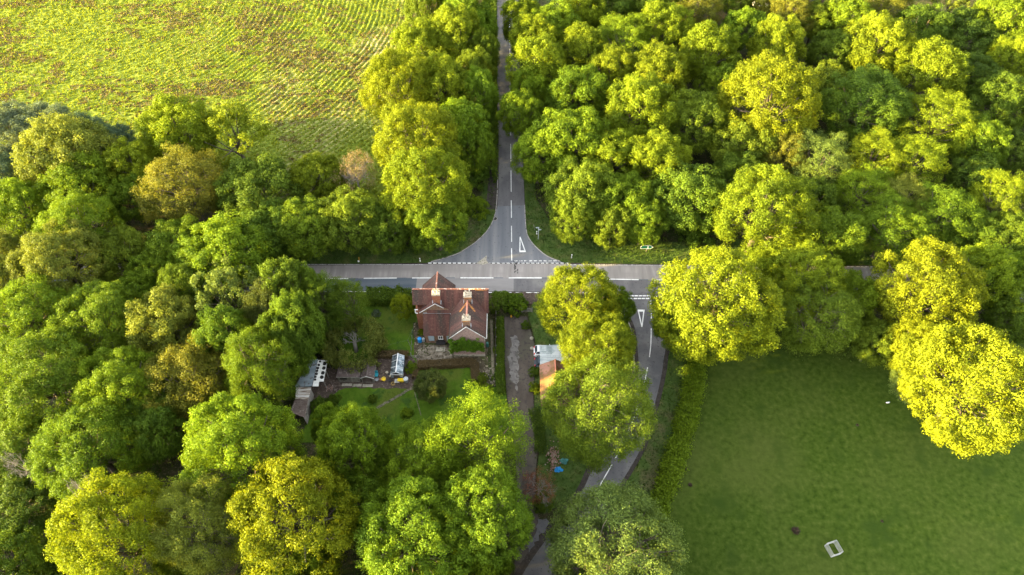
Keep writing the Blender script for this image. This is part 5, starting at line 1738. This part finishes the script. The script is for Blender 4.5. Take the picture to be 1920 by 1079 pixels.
    (1010, 290, 46, 'oak', 'L', 'light green oak hanging over the road where a sunbeam crosses it'),
    (1232, 305, 56, 'oak', 'Y', 'vivid yellow oak in the middle of the junction-side wood'),
    (1150, 300, 50, 'oak', 'Y', 'yellow oak left of the vivid one in the junction-side wood'),
    (1090, 362, 62, 'oak', 'O', 'broad olive oak above the fingerpost'),
    (1170, 378, 50, 'oak', 'G', 'green oak above the grass verge right of the fingerpost'),
    (1078, 412, 40, 'oak', 'O', 'low olive tree at the verge nearest the fingerpost'),
    (1148, 425, 36, 'oak', 'O', 'low green-olive tree at the verge between fingerpost and direction sign'),
    (1207, 414, 42, 'oak', 'G', 'low green tree arching over the green direction sign'),
    (1290, 372, 66, 'oak', 'D', 'shaded green oak behind the green direction sign'),
    (1310, 440, 40, 'bush', 'D', 'dark shrub right of the green direction sign'),
    (1385, 330, 44, 'oak', 'D', 'dark green tree above the yellow roadside oak'),
    (1432, 400, 84, 'big', 'Y', 'large yellow roadside oak standing behind the main road trees'),
    (1535, 302, 56, 'feather', 'F', 'pale straw-coloured feathery tree in the centre of the right wood'),
    (1640, 298, 50, 'feather', 'Y', 'upright yellow feathery tree next to the straw-coloured one'),
    (1708, 305, 52, 'feather', 'Y', 'yellow beech with layered sprays, second right of the straw-coloured one'),
    (1522, 378, 46, 'oak', 'D', 'dark green tree right of the large yellow roadside oak'),
    (1560, 445, 56, 'oak', 'G', 'green tree above the gap where the main road shows'),
    (1620, 362, 50, 'feather', 'L', 'lime feathery tree below the upright yellow one'),
    (1668, 430, 62, 'feather', 'G', 'green tree with drooping lit tips above the main road gap'),
    (1690, 375, 48, 'feather', 'P', 'pale feathery tree with lit top, below the yellow layered beech'),
    (1765, 405, 60, 'feather', 'G', 'grey-green drooping tree in the shade of the right wood'),
    (1830, 330, 44, 'oak', 'DD', 'dark tree left of the yellow beech at the right edge'),
    (1880, 375, 52, 'feather', 'Y', 'yellow beech with feathery sprays at the right edge'),
    (1885, 450, 50, 'oak', 'D', 'shaded dark tree at the right edge above the main road'),
    (1820, 440, 44, 'oak', 'D', 'shaded tree left of the right-edge dark one, above the roadside yellow oak'),
    # trees between main road and pasture
    (1338, 575, 114, 'big', 'YY', 'great yellow oak at the corner of the lane and main road'),
    (1268, 610, 44, 'oak', 'G', 'small green tree leaning over the lane beside the great yellow oak'),
    (1508, 530, 76, 'big', 'Y', 'yellow-topped oak right of the great corner oak'),
    (1530, 590, 80, 'fine', 'O', 'fine-leaved olive tree at the top edge of the pasture'),
    (1595, 560, 52, 'oak', 'L', 'lime tree at the pasture edge left of the gap in the trees'),
    (1640, 640, 44, 'oak', 'O', 'small olive tree at the pasture corner below the gap'),
    (1735, 548, 96, 'big', 'YY', 'wide golden oak at the roadside above the pasture giant'),
    (1845, 520, 60, 'oak', 'L', 'green oak with lit left crown right of the wide golden oak'),
    (1730, 660, 66, 'big', 'YY', 'golden oak on the left shoulder of the pasture giant'),
    (1822, 722, 128, 'big', 'YY', 'giant brilliant yellow oak on the right side of the pasture'),
    (1720, 712, 44, 'fine', 'F', 'thin grey-green tree on the left flank of the pasture giant'),
    (1895, 600, 46, 'oak', 'D', 'dark tree at the right edge behind the pasture giant'),
    (1888, 520, 50, 'oak', 'G', 'green tree at the right edge hiding the end of the main road', 1.0),
    (1450, 510, 50, 'oak', 'Y', 'yellow tree wedged behind the great corner oak, at the roadside', 1.0),
    # trees on the bank between driveway and lane
    (1086, 570, 78, 'big', 'YY', 'yellow oak at the main road end of the bank between driveway and lane', 1.05),
    (1150, 580, 40, 'oak', 'G', 'small green tree at the lane kerb right of the bank-end yellow oak'),
    (1120, 655, 74, 'big', 'Y', 'middle yellow-green oak on the bank, overlapping the carport', 1.1),
    (1124, 768, 104, 'fine', 'O', 'wide olive oak hanging over the lane bend, above the blue tarpaulin', 1.0),
    (1150, 1024, 120, 'fine', 'F', 'big soft grey-green tree at the bottom edge beside the lane', .95),
    (1010, 914, 36, 'twig', 'C', 'loose copper-red shrubby tree beside the bright blue tarpaulin', .75),
    # garden
    (756, 574, 22, 'oak', 'X', 'little yellow-green tree on the lawn at the cottage corner'),
    (808, 722, 29, 'oak', 'E', 'grey-green round apple tree on the lower lawn'),
    (772, 690, 13, 'bush', 'L', 'small light green bush right of the greenhouse'),
    (903, 712, 14, 'bush', 'O', 'olive bush at the end of the clipped brown hedge'),
    (913, 732, 14, 'bush', 'L', 'tall light shrub at the lower lawn corner near the driveway'),
    (763, 775, 13, 'bush', 'L', 'round lime bush at the foot of the lawn'),
    (600, 762, 20, 'bush', 'D', 'dark bush right of the long narrow shed'),
    (625, 750, 14, 'bush', 'D', 'small dark bush on the left part of the lower lawn'),
    (700, 748, 10, 'bush', 'D', 'tiny dark bush by the stepping stones'),
    (937, 566, 26, 'bush', 'D', 'dark laurel bush against the right gable of the cottage'),
    (967, 570, 24, 'bush', 'G', 'green laurel bush at the top end of the driveway'),
    (1003, 728, 13, 'bush', 'L', 'round clipped light green bush against the orange-roofed outbuilding'),
    (1002, 697, 12, 'bush', 'D', 'darker round bush between the parked cars and the clipped light one'),
    (936, 620, 11, 'bush', 'D', 'dark bush in the strip between cottage and driveway, upper one'),
    (936, 655, 12, 'bush', 'G', 'green bush in the strip between cottage and driveway, lower one'),
    (935, 705, 13, 'bush', 'D', 'dark bush beside the driveway below the garden wall'),
    (792, 601, 7, 'bush', 'L', 'small bright bush against the cottage wall above the teal barrel'),
    (790.5, 624, 8.5, 'bush', 'Y', 'small yellow-green bush between the teal and the bright blue barrels'),
    (705, 588, 9, 'bush', 'S', 'small pale flowering bush at the back of the lawn'),
    (985, 610, 10, 'bush', 'D', 'small dark bush by the gate at the top of the driveway'),
    (1020, 945, 22, 'bush', 'D', 'dark green bush below the copper-leaved tree'),
]
GROUPS = {'oak': 'broadleaf trees of the wood', 'big': 'broadleaf trees of the wood', 'fine': 'broadleaf trees of the wood', 'bronze': 'broadleaf trees of the wood', 'open': 'broadleaf trees of the wood',
          'feather': 'feathery trees of the wood', 'willow': 'willows along the field edge', 'dead': 'dead trees in the left wood', 'bush': 'shrubs and garden bushes', 'twig': 'thin bare trees'}
for row in T:
    px, py, r, kind, colr, lb = row[:6]
    hs = 1.0
    if r < 35 and kind in ('oak', 'feather') and py > 545:
        hs = .62 if r < 30 else .75
    elif kind not in ('bush', 'dead'):
        hs = TALL.get(colr, 1.0)
    if len(row) > 6:
        hs = row[6]
    gf = 1.0 if (kind in ('bush', 'fine', 'twig', 'dead', 'willow') or r > 100 or (px > 990 and py > 500)) else 1.10
    place(px, py, r * gf, kind, colr, lb, GROUPS[kind], hs)

# the wood goes on past the picture
orng = random.Random(12)
OUT = []
for i in range(9):
    OUT.append((-98 - orng.uniform(0, 8) - 4.0 * i, 24 + 10 * i, orng.uniform(4, 5.5)))  # unseen row at the left, added to shade the lower crowns
for i in range(10):
    OUT.append((-60 + 8.5 * i, 11 + orng.uniform(-4, 4), orng.uniform(5.5, 7.5)))
for x, y, r in ((20, 12, 7.5), (31, 7, 7), (9, 14, 7.5), (-2, 15, 7.5), (42, 2, 7)):  # unseen trees added to keep sun off the lower pasture
    OUT.append((x, y, r))
for i in range(10):
    yy = 84 + 11 * i
    hw = 960 / 1281 * (yy * .6157 + 76.4)
    OUT.append((hw + 9 + orng.uniform(0, 3), yy, orng.uniform(5.5, 7.5)))
    OUT.append((hw + 22 + orng.uniform(0, 4), yy + 5, orng.uniform(6, 8)))
for i in range(0):
    OUT.append((138 + orng.uniform(0, 9), 78 + 15 * i, orng.uniform(6, 8.5)))
for i in range(12):
    OUT.append((6 + 12 * i, 196 + orng.uniform(-4, 6), orng.uniform(6, 8)))
    OUT.append((12 + 12 * i, 210 + orng.uniform(-4, 6), orng.uniform(6, 8)))
for i in range(2):
    OUT.append((-15 + 4 * i, 182 + 12 * i, 6.0))
for x, y, r in OUT:
    tree_at((x, y, -.05), r, 'oak', orng.choice(['G', 'L', 'O', 'D']), 'broadleaf tree of the same wood standing outside the frame of the photograph', 'trees outside the frame')

# clipped dark conifer in the garden, its middle died back to bare grey limbs
pc = P(660, 650, 3.0)
Rc = 57 * depth(pc) / FPX
rng = np.random.default_rng(77)
Pp, Nn, Va, Sz = [], [], [], []
for k in range(22):
    an = k * 2.4
    ring = .62 if k % 2 else .78
    c = np.array([math.cos(an) * ring, math.sin(an) * ring, rng.uniform(.25, .62)])
    if k % 2 == 0:
        c[2] = rng.uniform(.12, .35)
    for s in range(16):
        sd = unit(rng.normal(size=3) + .5 * unit(c) + np.array([0, 0, .3]))
        sc = c + sd * .25 * rng.uniform(.7, 1.05)
        n = 60
        q = unit(rng.normal(size=(n, 3)) + np.array([0, 0, .3]))
        Pp.append(sc + q * rng.uniform(.04, .12, size=(n, 1)))
        Nn.append(unit(q + .6 * rng.normal(size=(n, 3))))
        Va.append(np.clip(.5 + rng.normal(size=n) * .25, 0, 1))
        Sz.append(.05 * rng.uniform(.6, 1.3, n))
Pp, Nn, Va, Sz = map(np.concatenate, (Pp, Nn, Va, Sz))
hole = np.hypot(Pp[:, 0] + .02, Pp[:, 1] - .16) > .34
Pp, Nn, Va, Sz = Pp[hole], Nn[hole], Va[hole], Sz[hole]
con = thing('conifer', 'clipped dark conifer with bare grey limbs in its hollow middle, on the garden lawn', 'tree', (pc.x, pc.y + 1.0, -.05))
con.scale = (Rc * 1.06, Rc * 1.06, 6.6)
o = cards('crown', leaf_faces(Pp, Nn, Sz, rng, .4), 'leaf', Va, con)
o.color = (.150, .180, .040, 1)
b = MB()
rnd = random.Random(5)
b.tube([(0, 0, -.02), (0, .1, .3)], [.07, .055], 8)
for d in ((-.6, .5, .5), (.75, -.05, .45), (-.2, .6, .7), (.3, .5, .6), (-.7, -.2, .4)):
    branchwork(b, Vector((0, .1, .28)), Vector(d).normalized(), .20, .017, 3, rnd, .55)
me_ = mesh_of(b, 'dead_limbs', 'deadwood')
o = bpy.data.objects.new('dead_limbs', me_); COL.objects.link(o); o.parent = con; o['label'] = 'bare grey dead limbs'


# ---- hedges: clipped boxes of leaves along a line
def hedge(name, pts, wdt, hgt, colr, label, n_per_m=320, leaf=.26, cat='hedge', m='leaf', z0=0.0, rough=.22, seed=1):
    rng = np.random.default_rng(seed)
    line = smooth_line([Vector((p[0], p[1], 0)) for p in pts], 5)
    seg = [(line[i], line[i + 1]) for i in range(len(line) - 1)]
    ln = [(b_ - a_).length for a_, b_ in seg]
    N = int(sum(ln) * n_per_m)
    cum = np.cumsum([0] + ln)
    u = rng.uniform(0, cum[-1], N)
    idx = np.clip(np.searchsorted(cum, u) - 1, 0, len(seg) - 1)
    A = np.array([[s[0].x, s[0].y] for s in seg]); B = np.array([[s[1].x, s[1].y] for s in seg])
    t = ((u - cum[idx]) / np.array(ln)[idx])[:, None]
    c = A[idx] * (1 - t) + B[idx] * t
    d = unit(B[idx] - A[idx]); nn = np.stack([-d[:, 1], d[:, 0]], 1)
    face = rng.random(N)
    per = wdt + 2 * hgt
    wob = 1 + rough * 1.6 * (fbm(c[:, 0] * 1.1, c[:, 1] * 1.1, seed + 5, 3) - .5)
    side = np.where(face < wdt / per, rng.uniform(-.5, .5, N) * wdt, np.where(face < (wdt + hgt) / per, -.5 * wdt, .5 * wdt)) * wob
    z = np.where(face < wdt / per, hgt, rng.uniform(0, 1, N) * hgt) * wob
    nrm = np.zeros((N, 3)); topm = face < wdt / per
    nrm[:, 2] = np.where(topm, 1, .35)
    nrm[:, :2] = nn * np.where(topm, 0, np.sign(side))[:, None]
    pos = np.zeros((N, 3)); pos[:, :2] = c + nn * side[:, None]; pos[:, 2] = z0 + z
    pos += rng.normal(size=(N, 3)) * rough * .45
    pos[:, 2] = np.maximum(pos[:, 2], z0 + .02)
    nrm = unit(nrm + .8 * rng.normal(size=(N, 3)))
    var = np.clip(.5 * rng.random(N) + .5 * fbm(c[:, 0] * .8, c[:, 1] * .8, seed, 3), 0, 1)
    o0 = line[0]
    ob = cards(name, leaf_faces(pos - np.array([o0.x, o0.y, 0]), nrm, leaf * rng.uniform(.6, 1.3, N), rng), m, var)
    ob.location = (o0.x, o0.y, 0)
    ob.color = (*COLR[colr], 1)
    return tag(ob, label, cat)


hedge('hedge', G([(1304, 640), (1303, 690), (1294, 750), (1282, 800), (1268, 850), (1250, 905), (1236, 945), (1222, 990), (1205, 1040), (1190, 1090)]), 2.0, 1.2, 'L', 'long clipped light green hedge between the lane and the shaded pasture', 760, .28, seed=2, rough=.85)
hedge('hedge', G([(914, 345), (917, 300), (918, 220), (918, 120), (918, 0), (918, -60)]), 2.6, 3.4, 'D', 'tall hedge added along the left verge of the north road to block low sun', 420, .34, seed=12, rough=.6)  # added this tall to keep low sun off the north road
hedge('hedge', G([(690, 563), (730, 563), (772, 562)]), 2.4, 2.0, 'D', 'dark green hedge between the main road and the garden lawn, left of the cottage', 900, .26, seed=3, rough=.32)
hedge('hedge', G([(784, 688), (810, 687), (850, 685), (886, 684), (891, 700), (893, 717)]), 1.2, .9, 'B', 'clipped brown hedge bending round the sunken lawn below the cottage', 1400, .15, m='brown_hedge', seed=4, rough=.14)
hedge('hedge', G([(778, 690), (780, 700), (778, 712)]), .8, .8, 'E', 'short dull hedge beside the bush right of the greenhouse', 700, .16, m='brown_hedge', seed=6, rough=.12)
hedge('hedge', G([(700, 668), (735, 667), (766, 668)]), 1.0, .8, 'E', 'low scrubby brown hedge above the greenhouse and sheds', 800, .17, m='brown_hedge', seed=7, rough=.2)
hedge('hedge', G([(937, 600), (938, 640), (938, 690), (940, 740)]), 1.0, .9, 'D', 'narrow dark hedge along the left side of the driveway', 800, .18, seed=8, rough=.25)
hedge('hedge', G([(1000, 770), (1012, 820), (1010, 850)]), 1.2, .8, 'DD', 'dark scrubby hedge on the right of the lower driveway', 500, .2, seed=9, rough=.3)

# climbing plant on the garden gable
rng = np.random.default_rng(31)
Pp, Nn, Va, Sz = [], [], [], []
for k in range(190):
    x = rng.uniform(-9.85, -4.75)
    lo_ = 1.95 + .5 * math.sin((x + 9) * .9) * .5 + (.25 if x > -5.6 else 0)
    hi_ = 4.95 + .5 * math.sin(x * 2.1) - (.9 if x > -5.4 else 0) + (.5 if -8.2 < x < -6.2 else 0)
    c = np.array([x, 61.12 - rng.uniform(0, .28), rng.uniform(lo_, hi_)])
    if k > 168:
        c = np.array([-10.0 + rng.normal() * .12, 61.2 + rng.uniform(-.2, 1.2), rng.uniform(.3, 5.4)])
    n = 46
    q = unit(rng.normal(size=(n, 3)) + np.array([0, -.7, .35]))
    Pp.append(c + q * rng.uniform(.12, .38, size=(n, 1)) * np.array([1, .7, 1])); Nn.append(unit(q + .6 * rng.normal(size=(n, 3))))
    Va.append(np.clip(.5 + rng.uniform(-.25, .25) + rng.normal(size=n) * .15, 0, 1)); Sz.append(.20 * rng.uniform(.6, 1.3, n))
Pp, Nn, Va, Sz = map(np.concatenate, (Pp, Nn, Va, Sz))
Pp[:, 1] = np.where(Pp[:, 0] > -9.8, np.minimum(Pp[:, 1], 61.19), Pp[:, 1])
o = cards('climbing_plant', leaf_faces(Pp - np.array([-7.2, 61.1, 0]), Nn, Sz, rng, .7), 'leaf', Va)
o.location = (-7.2, 61.1, 0)
o.color = (.085, .17, .016, 1)
tag(o, 'thick green creeper covering the garden gable wall of the cottage', 'climbing plant')

# ---- tussocks in the pasture
for px, py, r, lb in ((1491, 996, .75, 'large dark rush tussock near the slatted pen in the pasture'), (1294, 910, .42, 'small dark tussock in the pasture near the hedge, lower of two'), (1287, 880, .3, 'tiny dark tussock in the pasture near the hedge, upper of two'),
                      (1607, 798, .32, 'faint brown tussock in the middle of the pasture'), (1653, 978, .28, 'small brown tussock right of the slatted pen')):
    p = P(px, py)
    rng = np.random.default_rng(int(px))
    n = int(700 * r)
    an = rng.uniform(0, 2 * PI, n)
    rr = r * np.sqrt(rng.random(n)) * .35
    out_ = r * rng.uniform(.3, 1.0, n)
    bx, by_ = np.cos(an) * rr, np.sin(an) * rr
    A = np.stack([bx - np.sin(an) * .025, by_ + np.cos(an) * .025, np.zeros(n)], 1)
    B = np.stack([bx + np.sin(an) * .025, by_ - np.cos(an) * .025, np.zeros(n)], 1)
    C = np.stack([np.cos(an) * out_, np.sin(an) * out_, .45 * r * rng.uniform(.4, 1.2, n)], 1)
    o = cards('rush_tussock', np.stack([A, B, C], 1), 'leaf', rng.random(n))
    o.location = p
    o.color = (.075, .055, .045, 1)
    tag(o, lb, 'tussock', 'rush tussocks in the pasture')

# ---- undergrowth under the woods: one mass nobody could count
rng = np.random.default_rng(5)
UND = [G([(-150, 330), (250, 300), (700, 330), (930, 60), (915, 300), (905, 380), (840, 440), (760, 455), (430, 462), (-150, 470)]),
       G([(-150, 500), (420, 490), (520, 545), (690, 545), (690, 580), (600, 600), (560, 700), (545, 790), (580, 830), (960, 830), (960, 1140), (-100, 1140)]),
       G([(1010, 20), (1920, 20), (2050, 300), (2050, 470), (1640, 480), (1230, 462), (1080, 445), (1000, 400), (1000, 200)]),
       G([(1280, 560), (1900, 560), (2000, 650), (1700, 690), (1320, 650)]),
       G([(1040, 580), (1140, 580), (1165, 640), (1170, 740), (1100, 850), (1020, 850), (1060, 760), (1068, 650)])]
Pp, Nn, Va, Sz = [], [], [], []
areas = [abs(sum(p[i][0] * p[(i + 1) % len(p)][1] - p[(i + 1) % len(p)][0] * p[i][1] for i in range(len(p)))) / 2 for p in UND]
for poly, ar in zip(UND, areas):
    n = int(ar * .11)
    x, y = scatter(poly, n, rng)
    for k in range(n):
        rr = rng.uniform(.8, 2.3)
        m_ = int(26 * rr)
        q = unit(rng.normal(size=(m_, 3))); q[:, 2] = np.abs(q[:, 2])
        Pp.append(np.array([x[k], y[k], -.1]) + q * rr * rng.uniform(.6, 1.05, size=(m_, 1)) * np.array([1, 1, .8]))
        Nn.append(unit(q + .7 * rng.normal(size=(m_, 3)))); Va.append(np.clip(rng.random() * .6 + rng.random(m_) * .4, 0, 1)); Sz.append(.36 * rng.uniform(.6, 1.3, m_))
Pp, Nn, Va, Sz = map(np.concatenate, (Pp, Nn, Va, Sz))
o = cards('undergrowth', leaf_faces(Pp, Nn, Sz, rng), 'leaf', Va)
o.color = (.075, .115, .018, 1)
tag(o, kind='stuff')
